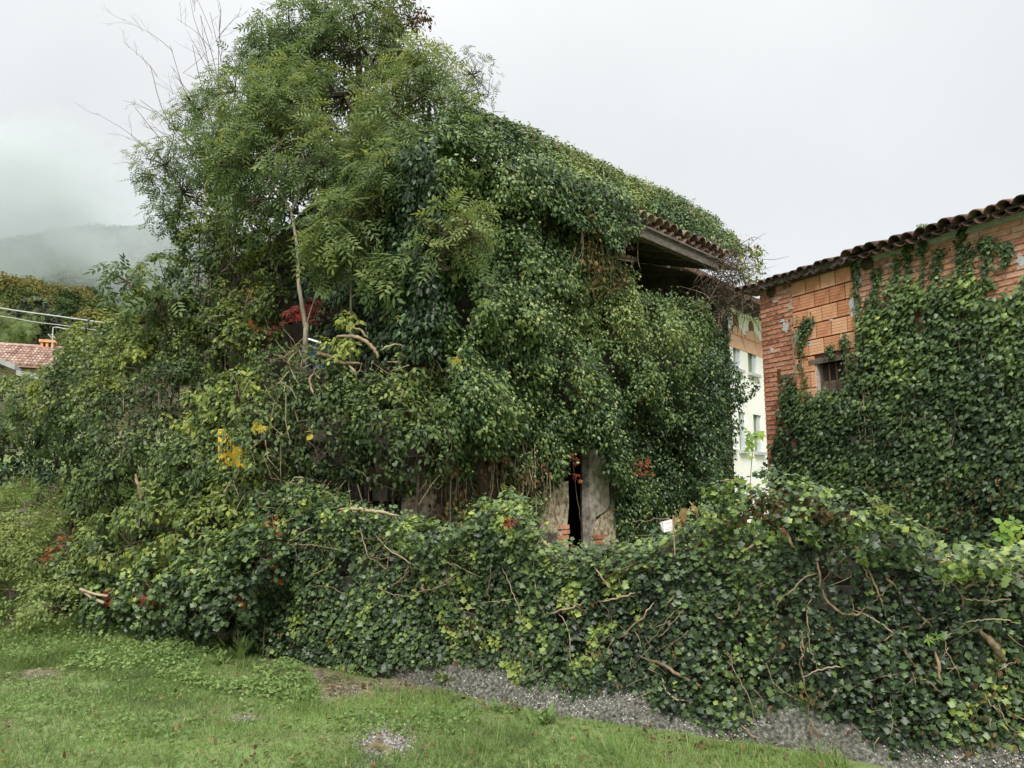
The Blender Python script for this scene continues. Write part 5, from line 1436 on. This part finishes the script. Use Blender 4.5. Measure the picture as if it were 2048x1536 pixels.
# dome of ivy on the pillar in the middle and the big mound on the right
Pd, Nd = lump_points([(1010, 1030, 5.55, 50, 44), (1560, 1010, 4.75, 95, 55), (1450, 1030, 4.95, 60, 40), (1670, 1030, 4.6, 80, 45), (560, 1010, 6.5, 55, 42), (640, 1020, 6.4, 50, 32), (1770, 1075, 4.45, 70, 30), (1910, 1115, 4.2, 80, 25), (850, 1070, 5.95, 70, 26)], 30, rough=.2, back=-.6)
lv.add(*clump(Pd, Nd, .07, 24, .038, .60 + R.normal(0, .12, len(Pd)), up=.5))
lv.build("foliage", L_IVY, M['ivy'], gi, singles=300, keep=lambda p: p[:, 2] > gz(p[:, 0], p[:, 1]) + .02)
lv = Leaves()
q = poly_sample([(520, 1150), (1200, 1200), (2048, 1250), (2048, 1520), (1300, 1390), (560, 1300)], 120)
Cc = GW.hit(q[:, 0], q[:, 1], R.uniform(.03, .12, 120)); lv.add(*clump(Cc, np.tile(GW.n, (120, 1)), .08, 4, .036, R.uniform(0, .8, 120)))
q = poly_sample([(1500, 985), (1660, 985), (1700, 1040), (1480, 1050)], 50)
Cc = GW.hit(q[:, 0], q[:, 1], R.uniform(.1, .22, 50)); lv.add(*clump(Cc, np.tile(GW.n, (50, 1)), .07, 6, .045, R.uniform(0, 1, 50)))
lv.build("dry_foliage", L_OVATE, M['dry'], gi)
STEMS = [([(1322, 1109), (1350, 1102), (1395, 1091), (1434, 1055), (1470, 1044), (1498, 1031), (1530, 1030)], 8), ([(1200, 1160), (1260, 1130), (1322, 1109)], 6), ([(1352, 1084), (1400, 1072), (1434, 1058), (1480, 1038)], 6), ([(1400, 1071), (1450, 1045), (1511, 1037), (1560, 1050)], 5),
    ([(1463, 1090), (1478, 1096), (1492, 1099), (1503, 1092), (1516, 1078), (1557, 1071)], 7), ([(1632, 1097), (1636, 1135), (1647, 1192), (1678, 1223), (1710, 1231), (1725, 1222), (1732, 1207)], 7), ([(1690, 1030), (1707, 1084), (1722, 1108), (1735, 1132), (1758, 1190), (1775, 1240)], 6),
    ([(1783, 1261), (1800, 1290), (1824, 1325), (1836, 1340)], 7), ([(1740, 1110), (1758, 1135), (1811, 1198), (1850, 1240), (1884, 1274)], 7), ([(1720, 1113), (1735, 1150), (1748, 1192)], 5), ([(1777, 1141), (1800, 1130), (1827, 1119), (1868, 1116)], 6), ([(1860, 1118), (1920, 1124), (1990, 1120)], 5),
    ([(1919, 1176), (1940, 1170), (1963, 1160)], 8), ([(1912, 1170), (1925, 1195), (1930, 1235)], 5), ([(1960, 1262), (1989, 1290), (2011, 1325)], 17), ([(1574, 1052), (1580, 1084), (1593, 1100)], 9), ([(1610, 1000), (1640, 1020), (1690, 1060), (1720, 1100)], 6), ([(1500, 1010), (1540, 1000), (1600, 1020), (1625, 1060)], 6),
    ([(834, 1119), (842, 1135), (855, 1153)], 9), ([(844, 1163), (846, 1178), (855, 1190)], 11), ([(776, 1173), (800, 1162), (814, 1143), (816, 1120)], 7), ([(752, 1119), (762, 1130), (772, 1139), (776, 1122), (776, 1105)], 6), ([(673, 1020), (700, 1018), (728, 1020), (760, 1024), (796, 1031)], 13), ([(690, 1050), (676, 1030), (690, 1018)], 8),
    ([(540, 1110), (560, 1104), (585, 1095)], 8), ([(878, 1081), (892, 1057), (919, 1047)], 6), ([(913, 1119), (940, 1114), (964, 1119)], 5), ([(1029, 1105), (1050, 1085), (1080, 1078)], 7), ([(1080, 1078), (1070, 1092), (1060, 1108)], 5), ([(1080, 1078), (1096, 1092), (1108, 1110)], 5), ([(1025, 1060), (1030, 1090), (1032, 1120)], 7), ([(1018, 1062), (1028, 1058), (1036, 1052)], 5),
    ([(1293, 1316), (1330, 1333), (1380, 1362), (1421, 1381)], 11), ([(1308, 1205), (1285, 1235), (1238, 1276)], 6), ([(1200, 1203), (1240, 1195), (1273, 1185)], 6), ([(1085, 1232), (1130, 1218), (1165, 1208)], 6), ([(1479, 1203), (1475, 1222), (1466, 1240)], 6), ([(1355, 1290), (1352, 1315), (1350, 1335)], 6), ([(1603, 1250), (1606, 1290), (1610, 1318)], 5),
    ([(1424, 1225), (1440, 1236), (1450, 1228)], 5), ([(1780, 1288), (1790, 1270), (1782, 1258)], 5), ([(1480, 1448), (1500, 1465), (1532, 1484)], 4), ([(1320, 1350), (1345, 1395), (1390, 1400)], 5), ([(1870, 1300), (1878, 1340), (1885, 1372)], 9), ([(435, 1252), (448, 1225), (452, 1195)], 7), ([(372, 1062), (400, 1068), (440, 1075)], 8), ([(1325, 1225), (1345, 1195), (1352, 1170)], 5), ([(1178, 1120), (1195, 1142), (1220, 1180)], 5)]
for k in range(70):                                        # long thin runners wandering over the ivy
    x = R.uniform(520, 2040); t_ = R.uniform(0, .7); an = R.choice([R.normal(1.2, .35), R.normal(.15, .3), R.normal(2.6, .3)]); L = R.uniform(50, 190)
    y = np.interp(x, sky_px, sky_py) * (1 - t_) + np.interp(x, bot_px, bot_py) * t_
    pts = [(x, y)]
    for j in range(4):
        an += R.normal(0, .28); x += math.cos(an) * L / 4; y += math.sin(an) * L / 4; pts.append((x, min(y, np.interp(x, bot_px, bot_py) - 4)))
    STEMS.append((pts, R.uniform(2.2, 4.2)))
specs = [([GW.hit(x, y, .13 + .045 * math.sin(math.pi * i / max(1, len(pts) - 1))) for i, (x, y) in enumerate(pts)], w_ / F_PX * 5 * .34) for pts, w_ in STEMS]
bare_stems("stem", specs, M['stem'], gi)
sm = MB()
for k in range(520):
    x = R.uniform(500, 2060); t_ = R.random(); y = np.interp(x, sky_px, sky_py) * (1 - t_) + np.interp(x, bot_px, bot_py) * t_
    o_ = R.uniform(.02, .17); L = R.uniform(20, 70); an = R.normal(1.3, .8)
    pts = [GW.hit(x, y, o_), GW.hit(x + math.cos(an) * L * .5 + R.normal(0, 5), y + math.sin(an) * L * .5, o_ + .01), GW.hit(x + math.cos(an) * L + R.normal(0, 6), y + math.sin(an) * L, o_)]
    sm.tube(smoothline(pts, 3), np.linspace(1, .4, 7) * R.uniform(.0015, .0035), 3, R.random())
tag(sm.build("twig", M['stem'], gi), kind="stuff")

# ------------------------------------------------------------------ coloured creepers, each a strand of five-fingered leaves
def strand(label, pts, Y, n, mat='red', tv=(.1, .3, .5, .62, .75, .9), size=.058, spread=7, tmpl=L_PALM, name="virginia_creeper", cat="creeper", group=None, face=None, lean=None):
    P = smoothline([at(x, y, Y) for x, y in pts], 6)
    t = empty(name, P[0], label, cat, group)
    mb = MB(); mb.tube(P, .003, 4, .4); mb.build("stem", M['stem'], t)
    k = at(pts[0][0], pts[0][1], Y)[1] / F_PX
    me = []
    for v in tv:
        q = mesh_np("leaf", tmpl[0], tmpl[1], np.full(len(tmpl[0]), v)); q.materials.append(M[mat]); me.append(q)
    for i in range(n):
        p = P[R.integers(len(P))] + R.normal(0, spread * k, 3) * np.array([1, .3, 1])
        nn = nrm(np.array([[.0, -1, .5]]) + R.normal(0, .4, (1, 3))); r = orient(nn, -UP[None] + R.normal(0, .5, (1, 3)))[0] * size * R.uniform(.7, 1.2)
        m = np.eye(4); m[:3, :3] = r; m[:3, 3] = p
        o = bpy.data.objects.new("leaf", me[R.integers(6)]); o.matrix_basis = Matrix(m.tolist()); COL.objects.link(o); attach(o, t)
    return t
gy = lambda x, y, o=.2: float(GW.hit(x, y, o)[1])
strand("long strand of orange-red creeper hanging down the left end of the garden wall ivy", [(545, 1035), (548, 1070), (540, 1100), (546, 1140), (548, 1165)], gy(545, 1100, .36), 40)
strand("short bright red creeper tuft low on the left end of the garden wall", [(490, 1180), (484, 1198), (482, 1212)], gy(486, 1200, .42), 14)
strand("small red creeper tuft above the broken sticks left of the garden wall", [(428, 1122), (412, 1136), (402, 1148)], 7.35, 9)
strand("red creeper at the ends of the broken pale sticks on the bank", [(205, 1188), (222, 1198), (230, 1206)], 8.05, 13)
strand("red creeper tuft at the grass edge between the sticks and the garden wall", [(280, 1198), (292, 1196), (303, 1192)], 7.75, 10)
strand("orange-red creeper arching over the weedy bank near the pale rock", [(84, 1118), (96, 1104), (112, 1094), (130, 1092), (142, 1096)], 8.75, 20)
strand("orange creeper tuft at the top of the weedy bank", [(128, 1066), (132, 1074)], 9.1, 8)
strand("red creeper sprig hanging over the top of the dark doorway", [(1128, 905), (1140, 914), (1150, 918)], float(HF.hit(1140, 912, .22)[1]), 9, size=.07)
strand("tiny red creeper sprig just below the sprig over the doorway", [(1143, 948), (1152, 950)], float(HF.hit(1148, 948, .22)[1]), 4, size=.08)
strand("orange and red creeper in the ivy right of the doorway", [(1288, 908), (1284, 925), (1282, 945), (1296, 950), (1306, 944)], float(HF.hit(1290, 930, .40)[1]), 14, size=.07)
strand("rusty red creeper sprig high in the ivy above the doorway", [(1155, 770), (1160, 780)], float(HF.hit(1158, 775, .42)[1]), 6, size=.07)
strand("faded red creeper sprig in the ivy upper right of the doorway", [(1270, 800), (1285, 806)], float(HF.hit(1278, 803, .42)[1]), 6, size=.07)
strand("orange creeper star on the ivy dome beside the doorway", [(1010, 1052), (1024, 1056)], 5.25, 5, size=.06)
strand("yellow creeper sprig on the heap above the yellow board", [(520, 848), (528, 856)], 7.15, 6, mat='yellow', size=.09)
strand("single yellow leaf pair on the creeper heap, right of the board", [(618, 858), (626, 866)], 7.1, 2, mat='yellow', tmpl=L_ROUND, size=.07, spread=3)
strand("yellow leaf tuft on the ivy at mid height of the house front", [(905, 714), (912, 718)], float(HF.hit(908, 716, .75)[1]), 5, mat='yellow', size=.07)
strand("fresh lime green creeper leaf on the right part of the garden wall", [(1862, 1278), (1872, 1284)], gy(1868, 1280, .28), 2, mat='lime', size=.085, spread=4)
strand("lime shoot with drooping leaflets rising over the garden wall in front of the white house", [(1500, 985), (1502, 940), (1506, 890), (1500, 862)], 4.95, 12, mat='lime', tmpl=L_TRI, size=.075, spread=9, name="young_shoot", cat="plant")
strand("lime leaves leaning left at the crest of the garden wall", [(1440, 962), (1470, 960), (1490, 968)], 4.95, 9, mat='lime', tmpl=L_TRI, size=.07, spread=8, name="young_shoot", cat="plant")
strand("pale green creeper leaves standing along the right slope of the garden wall", [(1740, 1000), (1770, 1010), (1820, 1040), (1870, 1065), (1885, 1070)], 4.4, 14, mat='shrub', tmpl=L_PALM, size=.07, spread=8)
strand("yellowish creeper leaves at the right edge on top of the garden wall", [(2000, 1060), (2020, 1045), (2045, 1055)], 3.95, 10, mat='lime', tmpl=L_TRI, size=.08, spread=9)
strand("dark red heap of creeper leaves low behind the pale trunk", [(575, 632), (600, 615), (630, 612), (655, 632)], 9.0, 70, size=.10, spread=9, tv=(.0, .05, .1, .15, .2, .35))
strand("reddish creeper leaves on the bushy ivy at the left of the pale trunk", [(500, 580), (520, 610), (535, 660), (500, 650)], 9.35, 16, size=.07, spread=10)

# ------------------------------------------------------------------ things left about
bd = empty("yellow_board", at(462, 905, 8.0), "bright yellow board half hidden behind the leaves of the creeper heap", "board")
mb = MB()
P = [at(x, y, 7.32) for x, y in ((436, 858), (446, 858), (470, 892), (490, 898), (490, 934), (474, 936), (436, 922))]
dY = np.array([0, .03, 0]); m = len(P)
mb.add(P + [p + dY for p in P], [tuple(range(m - 1, -1, -1)), tuple(range(m, 2 * m))] + [(q, (q + 1) % m, m + (q + 1) % m, m + q) for q in range(m)])
mb.build("panel", M['board'], bd)
lv = Leaves(); q = np.stack([R.uniform(425, 505, 34), R.uniform(855, 950, 34)], -1)
lv.add(*clump(at(q[:, 0], q[:, 1], 7.22), np.tile(np.array([0, -1, 0.3]), (34, 1)), .06, 5, .06, R.uniform(.2, .75, 34)))
sp = empty("creeper_spray", at(462, 905, 7.2), "green leaf spray hanging across the yellow board", "creeper"); lv.build("foliage", L_OVATE, M['shrub'], sp)
mb = MB()
def crumple(name, label, cat, x0, x1, y0, y1, Y, mat, amp, nx=26, ny=14):
    A, B = np.meshgrid(np.linspace(0, 1, nx), np.linspace(0, 1, ny), indexing='ij')
    X = x0 + (x1 - x0) * A; Yp = y1 + (y0 - y1) * B * (1 - .8 * (2 * A - 1) ** 4)
    P = at(X.ravel(), Yp.ravel(), Y)
    P[:, 1] += amp * (vnoise(P, 6) - .5) + .8 * amp * (vnoise(P, 15) - .5) + .35 * B.ravel()
    idx = np.arange(nx * ny).reshape(nx, ny); a, b, c, d = idx[:-1, :-1].ravel(), idx[1:, :-1].ravel(), idx[1:, 1:].ravel(), idx[:-1, 1:].ravel()
    o = link(name, mesh_np(name, P, np.concatenate([np.stack([a, b, c], -1), np.stack([a, c, d], -1)]), smooth=True), M[mat])
    sm_ = o.modifiers.new("thick", 'SOLIDIFY'); sm_.thickness = .006
    return tag(o, label, cat)
crumple("tarpaulin", "crumpled dark blue tarpaulin lying at the foot of the pale trunk", "tarpaulin", 575, 685, 680, 742, 8.35, 'tarp', .25)
crumple("cloth", "dark red cloth sagging against the house side behind the pale trunk", "cloth", 566, 660, 608, 645, 9.15, 'redcloth', .12)
mb = MB(); a, b = at(617, 678, 8.28), at(642, 686, 8.2); mb.tube(np.array([a, (a + b) / 2, b]), .012, 6); tag(mb.build("pipe", M['white'], None, True), "short white pipe lying on the blue tarpaulin", "pipe")
# paper notice on a stick
pn = empty("notice", at(1325, 1085, 5.35), "small pale pink paper notice tilted on a stick above the garden wall ivy", "notice")
Yn = 5.0
c4 = [at(1325, 1043, Yn), at(1347, 1038, Yn + .03), at(1349, 1060, Yn + .03), at(1328, 1065, Yn)]
mb = MB(); th = np.array([.0, .004, 0]); mb.add(c4 + [p + th for p in c4], [(3, 2, 1, 0), (4, 5, 6, 7), (0, 1, 5, 4), (1, 2, 6, 5), (2, 3, 7, 6), (3, 0, 4, 7)]); sh = mb.build("sheet", M['paper'], pn)
fl_ = [at(1320, 1044, Yn + .02), c4[0] + th * 2, c4[3] + th * 2, at(1322, 1060, Yn + .06)]
mb = MB(); mb.add(fl_ + [p + th for p in fl_], [(3, 2, 1, 0), (4, 5, 6, 7), (0, 1, 5, 4), (1, 2, 6, 5), (2, 3, 7, 6), (3, 0, 4, 7)]); mb.build("flap", M['paper'], pn)
for fy, x0, x1 in ((.22, .2, .8), (.78, .12, .55), (.80, .6, .88), (.66, .5, .85)):
    l0 = c4[0] + (c4[3] - c4[0]) * fy; l1 = c4[1] + (c4[2] - c4[1]) * fy
    a, b = l0 + (l1 - l0) * x0, l0 + (l1 - l0) * x1
    mb = MB(); dn_ = (c4[3] - c4[0]) * .035; o_ = np.array([0, -.0015, 0]); mb.add([a + o_, b + o_, b + dn_ + o_, a + dn_ + o_], [(3, 2, 1, 0)]); mb.build("print", M['ink'], sh)
mb = MB(); mb.tube(np.array([at(1346, 1030, Yn + .02), at(1347, 1060, Yn + .02), at(1350, 1110, Yn)]), .005, 5); mb.build("stick", M['stem'], pn)
dl = Leaves(); C = at(np.array([1355., 1368, 1378, 1384]), np.array([1035., 1028, 1018, 1016]), Yn + .2); dl.add(*clump(C, np.tile(np.array([0, -1, .3]), (4, 1)), .04, 4, .07, np.full(4, .95)))
dlp = empty("withered_leaves", at(1370, 1030, Yn + .2), "withered pale brown leaves on a stalk right of the paper notice", "leaves"); dl.build("foliage", L_OVATE, M['dry'], dlp)
mb = MB(); mb.tube(smoothline([at(1350, 1075, Yn + .2), at(1356, 1045, Yn + .2), at(1380, 1018, Yn + .2)], 4), .006, 5); mb.build("stem", M['stem'], dlp)
# rocks on the bank and broken sticks
def rock(px, py, r, label, sq=.6, seed=0):
    import bmesh
    g = ground_at(px, py); bm = bmesh.new(); bmesh.ops.create_icosphere(bm, subdivisions=3, radius=1)
    for v in bm.verts:
        co = np.array(v.co); f = 1 + .5 * (vnoise(co + seed * 7, 1.3) - .5) + .22 * (vnoise(co + seed * 3, 3.5) - .5)
        v.co = Vector(co * f * np.array([r, r * .8, r * sq]))
    me = bpy.data.meshes.new("rock"); bm.to_mesh(me); bm.free(); me.materials.append(M['stone'])
    o = bpy.data.objects.new("rock", me); COL.objects.link(o); o.location = g + np.array([0, 0, r * sq * .35]); tag(o, label, "rock", "rocks on the weedy bank")
rock(52, 1062, .17, "largest pale rounded rock on the weedy bank", .55, 1)
rock(70, 1012, .13, "grey rock near the top of the weedy bank", .5, 2); rock(105, 1030, .12, "flat brownish rock under the shrubs at the top of the bank", .45, 3)
rock(4, 1010, .10, "rock at the very left edge of the bank", .6, 4); rock(32, 1198, .12, "pale rock among weeds at the foot of the bank", .5, 5)
rock(45, 1028, .11, "dark angular rock behind the large pale rock", .5, 6); rock(205, 1268, .10, "low yellowish rock at the edge of the grass", .35, 7); rock(160, 1264, .07, "small flat stone at the edge of the grass", .4, 8); rock(256, 1172, .09, "pale chip of stone beside the broken sticks", .35, 9)
for k, (p0, p1, r, lab) in enumerate((((160, 1178), (215, 1192), .014, "upper broken pale stick on the weedy bank"), ((165, 1182), (208, 1206), .016, "lower broken pale stick on the weedy bank"))):
    a, b = at(*p0, 8.1), at(*p1, 8.0); mb = MB(); mb.tube(smoothline([a, (a + b) / 2 + R.normal(0, .01, 3), b], 4), r, 7, .9); tag(mb.build("stick", M['stem'], None, True), lab, "stick", "broken sticks on the bank")

# ------------------------------------------------------------------ grass, weeds, gravel
BARE = [(770, 1490, 46, 26), (690, 1385, 40, 12), (620, 1350, 50, 12), (560, 1325, 36, 8), (75, 1345, 40, 7), (190, 1372, 25, 6), (490, 1438, 22, 6), (330, 1290, 36, 7), (800, 1365, 60, 8), (640, 1400, 20, 8), (1000, 1405, 60, 8)]
n = 560000
gx = R.uniform(-10, 2.9, n); gy_ = R.uniform(3.2, 12.5, n)
P = np.stack([gx, gy_, gz(gx, gy_)], -1)
px, py = proj(P)
in_front = ((P - GW.o) @ GW.n > np.interp((P - GW.o) @ GW.u, [-.2, .6, fs[0] + .8, 3, 8], [.02, .04, .17, .22, .28])) | (((P - GW.o) @ GW.u < -.1) & (gy_ < 12.5))
dens = .5 + .8 * (vnoise(P, 1.1) - .3)
for (x, y, rx, ry) in BARE:
    dens -= 1.3 * np.exp(-(((px - x) / rx) ** 2 + ((py - y) / ry) ** 2))
far = np.clip((gy_ - 8) / 4, 0, 1)
k = in_front & (R.random(n) < dens * (1 - .55 * far)) & (px > -160) & (px < 1700)
P = P[k]; n = len(P); nzg = vnoise(P, .9); px, py = px[k], py[k]
length = (.035 + .065 * vnoise(P, 1.7)) * R.uniform(.6, 1.35, n) * np.where(R.random(n) < .03, 1.6, 1) * (1 + .9 * sstep(8.3, 9.5, P[:, 1]))
length *= 1 + 1.3 * sstep(.58, .75, vnoise(P + 5, 2.3) * .6 + vnoise(P + 9, 6) * .4)
az = R.uniform(0, 2 * math.pi, n); lean = R.uniform(.3, 1.7, n)
up = nrm(np.stack([np.cos(az) * lean, np.sin(az) * lean, np.ones(n)], -1))
nn = nrm(np.stack([-np.cos(az), -np.sin(az), lean], -1)) * -1 + R.normal(0, .2, (n, 3))
rot = orient(nn, up)
sc = np.stack([R.uniform(.004, .0075, n), length, length], -1)
ti = .42 + .15 * sstep(8, 9, P[:, 1]) + .55 * (nzg - .5) + .3 * (vnoise(P, 4) - .5) + R.normal(0, .13, n)
dry = vnoise(P + 31, .8) * .6 + vnoise(P + 11, 2.6) * .4
ti = np.where(R.random(n) < .04 + .5 * sstep(.56, .78, dry), R.uniform(.82, 1, n), ti)
V, T, K = leaf_arrays(L_BLADE, P - np.array([0, 0, .004]), rot, sc)
tag(link("grass", mesh_np("grass", V, T, np.repeat(np.clip(ti, 0, 1), K)), M['grass']), kind="stuff")
# clover and low broad leaves
def ground_cover(name, poly, n, tmpl, mat, size, tint, h=(.02, .09), hole=.35, sc_n=1.6):
    q = poly_sample(poly, n); P = []
    d = ray(q[:, 0], q[:, 1]); t = np.full(len(q), 3.0)
    for it in range(60):                      # march down to the ground
        X = CAM + d * t[:, None]; t += np.maximum(.01, (X[:, 2] - gz(X[:, 0], X[:, 1])) * .9)
        t = np.minimum(t, 30)
    X = CAM + d * t[:, None]
    k = (vnoise(X, sc_n) * .7 + vnoise(X, sc_n * 3) * .3 > hole) & (X[:, 1] < 14)
    X = X[k]; m = len(X)
    X[:, 2] = gz(X[:, 0], X[:, 1]) + R.uniform(h[0], h[1], m)
    nn = nrm(UP + R.normal(0, .45, (m, 3))); tp = R.normal(size=(m, 3)) + np.array([0, -.4, 0])
    V, T, K = leaf_arrays(tmpl, X, orient(nn, tp), size * R.uniform(.6, 1.3, m))
    tag(link(name, mesh_np(name, V, T, np.repeat(np.clip(tint + .4 * (vnoise(X, 2.5) - .5) + R.normal(0, .15, m), 0, 1), K)), M[mat]), kind="stuff")
ground_cover("clover", [(-60, 1270), (200, 1268), (330, 1280), (400, 1320), (330, 1375), (120, 1370), (-60, 1335)], 6000, L_ROUND, 'clover', .028, .62)
ground_cover("ground_cover", [(330, 1290), (520, 1310), (620, 1380), (640, 1450), (420, 1420), (300, 1380)], 5000, L_OVATE, 'clover', .04, .55, hole=.42)
ground_cover("bank_weeds", [(-80, 1000), (60, 1000), (180, 1050), (200, 1130), (160, 1250), (-80, 1265)], 14000, L_OVATE, 'weed', .040, .6, h=(.03, .30), hole=.46)
ground_cover("lawn_weeds", [(-80, 1350), (600, 1400), (1350, 1536), (-80, 1536)], 4500, L_ROUND, 'clover', .024, .55, h=(.015, .05), hole=.5, sc_n=2.2)
# leaves fallen on the grass
q = poly_sample([(0, 1290), (500, 1330), (760, 1390), (1100, 1460), (1450, 1536), (0, 1536)], 420)
q = np.vstack([q, np.stack([R.normal(660, 90, 160), R.normal(1368, 18, 160)], -1), np.stack([R.uniform(820, 1700, 200), R.normal(0, 14, 200)], -1) + np.array([[0, 0]])])
q[-200:, 1] += np.interp(q[-200:, 0], [820, 1100, 1480, 1700], [1375, 1440, 1500, 1530])
d = ray(q[:, 0], q[:, 1]); t = -CAM[2] / d[:, 2]; X = CAM + d * t[:, None]
inside_ = (X - GW.o) @ GW.n
X = X[inside_ > .02]; X[:, 2] = gz(X[:, 0], X[:, 1]) + R.uniform(.01, .05, len(X)) + .22 * np.clip(.2 - (X - GW.o) @ GW.n, 0, .2)
V, T, K = leaf_arrays(L_OVATE, X, orient(UP + R.normal(0, .35, (len(X), 3)), R.normal(size=(len(X), 3))), R.uniform(.025, .055, len(X)))
tag(link("fallen_leaves", mesh_np("fallen_leaves", V, T, np.repeat(R.uniform(0, 1, len(X)), K)), M['dry']), kind="stuff")
# gravel showing in the worn places
q = np.vstack([np.stack([R.normal(x, rx * .75, int(m)), R.normal(y, ry * .75, int(m))], -1) for (x, y, rx, ry), m in zip(BARE, (2600, 260, 320, 160, 160, 120, 200, 60, 200, 90, 300))])
q = q[(q[:, 1] < 1540)]
d = ray(q[:, 0], q[:, 1]); t = -CAM[2] / d[:, 2]; X = CAM + d * t[:, None]; X[:, 2] = gz(X[:, 0], X[:, 1]) + .004
X = X[((X - GW.o) @ GW.n > .05) & (vnoise(X, 6.0) * .6 + vnoise(X, 15) * .4 > .42)]
gr = pebbles("gravel", X, R.uniform(.003, .009, len(X)), None, tint=R.uniform(0, .75, len(X)))
wp = mound("weed_patch", "rough patch of nettles and pale weeds covering the bank at the left edge", "weeds",
    [(10, 1090, 9.1, 60, 26), (80, 1120, 8.9, 55, 26), (20, 1180, 8.5, 60, 26), (105, 1215, 8.3, 50, 34), (50, 1040, 9.9, 60, 24), (140, 1070, 9.4, 40, 26), (-40, 1140, 8.8, 50, 26), (150, 1150, 8.8, 40, 24), (40, 1235, 8.3, 50, 20), (-20, 1030, 9.9, 50, 26), (110, 1000, 10.4, 40, 24)],
    L_OVATE, M['weed'], .058, .50, dens=26, rad=.13, holes=.42, up=.8)
# leafy weeds standing in the grass
def weed(label, px, py, n, size, h, tmpl=L_OVATE, mat='clover', tint=.6, upright=.8, width=1.0, name="weed"):
    g = ground_at(px, py); t = empty(name, g, label, "weed", "leafy weeds in the grass")
    va = []
    for v in (.3, .5, .7, .9):
        W = tmpl[0] * np.array([width, 1, 1]); q = mesh_np("leaf", W, tmpl[1], np.full(len(W), np.clip(v - .6 + tint, 0, 1))); q.materials.append(M[mat]); va.append(q)
    for i in range(n):
        az = R.uniform(0, 6.28); le = R.uniform(.2, 1.1) / upright
        up = nrm(np.array([[math.cos(az) * le, math.sin(az) * le, 1]])); nn = nrm(np.array([[-math.cos(az), -math.sin(az), le + .2]]))
        f = R.random(); p = g + np.array([R.normal(0, .03), R.normal(0, .03), h * f * f])
        m = np.eye(4); m[:3, :3] = orient(nn, up)[0] * size * R.uniform(.6, 1.15) * (1 - .45 * f); m[:3, 3] = p
        o = bpy.data.objects.new("leaf", va[R.integers(4)]); o.matrix_basis = Matrix(m.tolist()); COL.objects.link(o); attach(o, t)
    mb = MB(); mb.tube(np.array([g - UP * .02, g + UP * h * .6 + R.normal(0, .01, 3), g + UP * h]), [.005, .004, .002], 4, .6); mb.build("stem", M['umbel'], t)
weed("dandelion-like rosette against the concrete footing of the garden wall", 888, 1378, 22, .17, .12, L_OVATE, tint=.8, upright=1.3, width=.7)
weed("broad dock plant with long light leaves in the grass at the wall corner", 480, 1318, 26, .24, .15, L_OVATE, tint=.75, upright=1.2, width=.6)
weed("leafy dock beside the larger dock at the wall corner", 440, 1332, 16, .18, .1, L_OVATE, tint=.7, width=.6)
weed("low weed at the grass edge below the right garden wall", 1085, 1448, 18, .15, .1, L_OVATE, tint=.65, width=.7)
weed("tall pale nettle standing by the dark hollow", 62, 995, 40, .10, .55, L_OVATE, tint=.8, upright=.7)
weed("bushy dark weed on the bank above the clover", 110, 1240, 60, .15, .55, L_OVATE, tint=.42, upright=.6)
weed("second bushy weed at the foot of the bank beside the taller one", 85, 1250, 40, .13, .35, L_OVATE, tint=.5, upright=.6)
weed("large-leaved light weed below the big pale rock", 108, 1090, 12, .24, .15, L_OVATE, tint=.9, upright=1.5, width=.7)
weed("tall pale weed with narrow leaves at the left edge of the bank", 20, 1030, 46, .12, .6, L_LANCE, mat='weed', tint=.75, upright=.9, width=1.6)
weed("tall pale weed standing just right of the big pale rock", 130, 1048, 40, .12, .5, L_OVATE, mat='weed', tint=.7, upright=.9, width=.7)
weed("upright weed with light leaves above the broken sticks", 185, 1120, 40, .12, .45, L_OVATE, mat='weed', tint=.65, upright=.9, width=.7)
weed("yellowish weed clump in the middle of the bank", 40, 1150, 44, .14, .4, L_OVATE, mat='weed', tint=.85, upright=.9, width=.7)
weed("grassy light tuft at the lower left of the lawn", 1010, 1430, 16, .14, .08, L_LANCE, tint=.6)
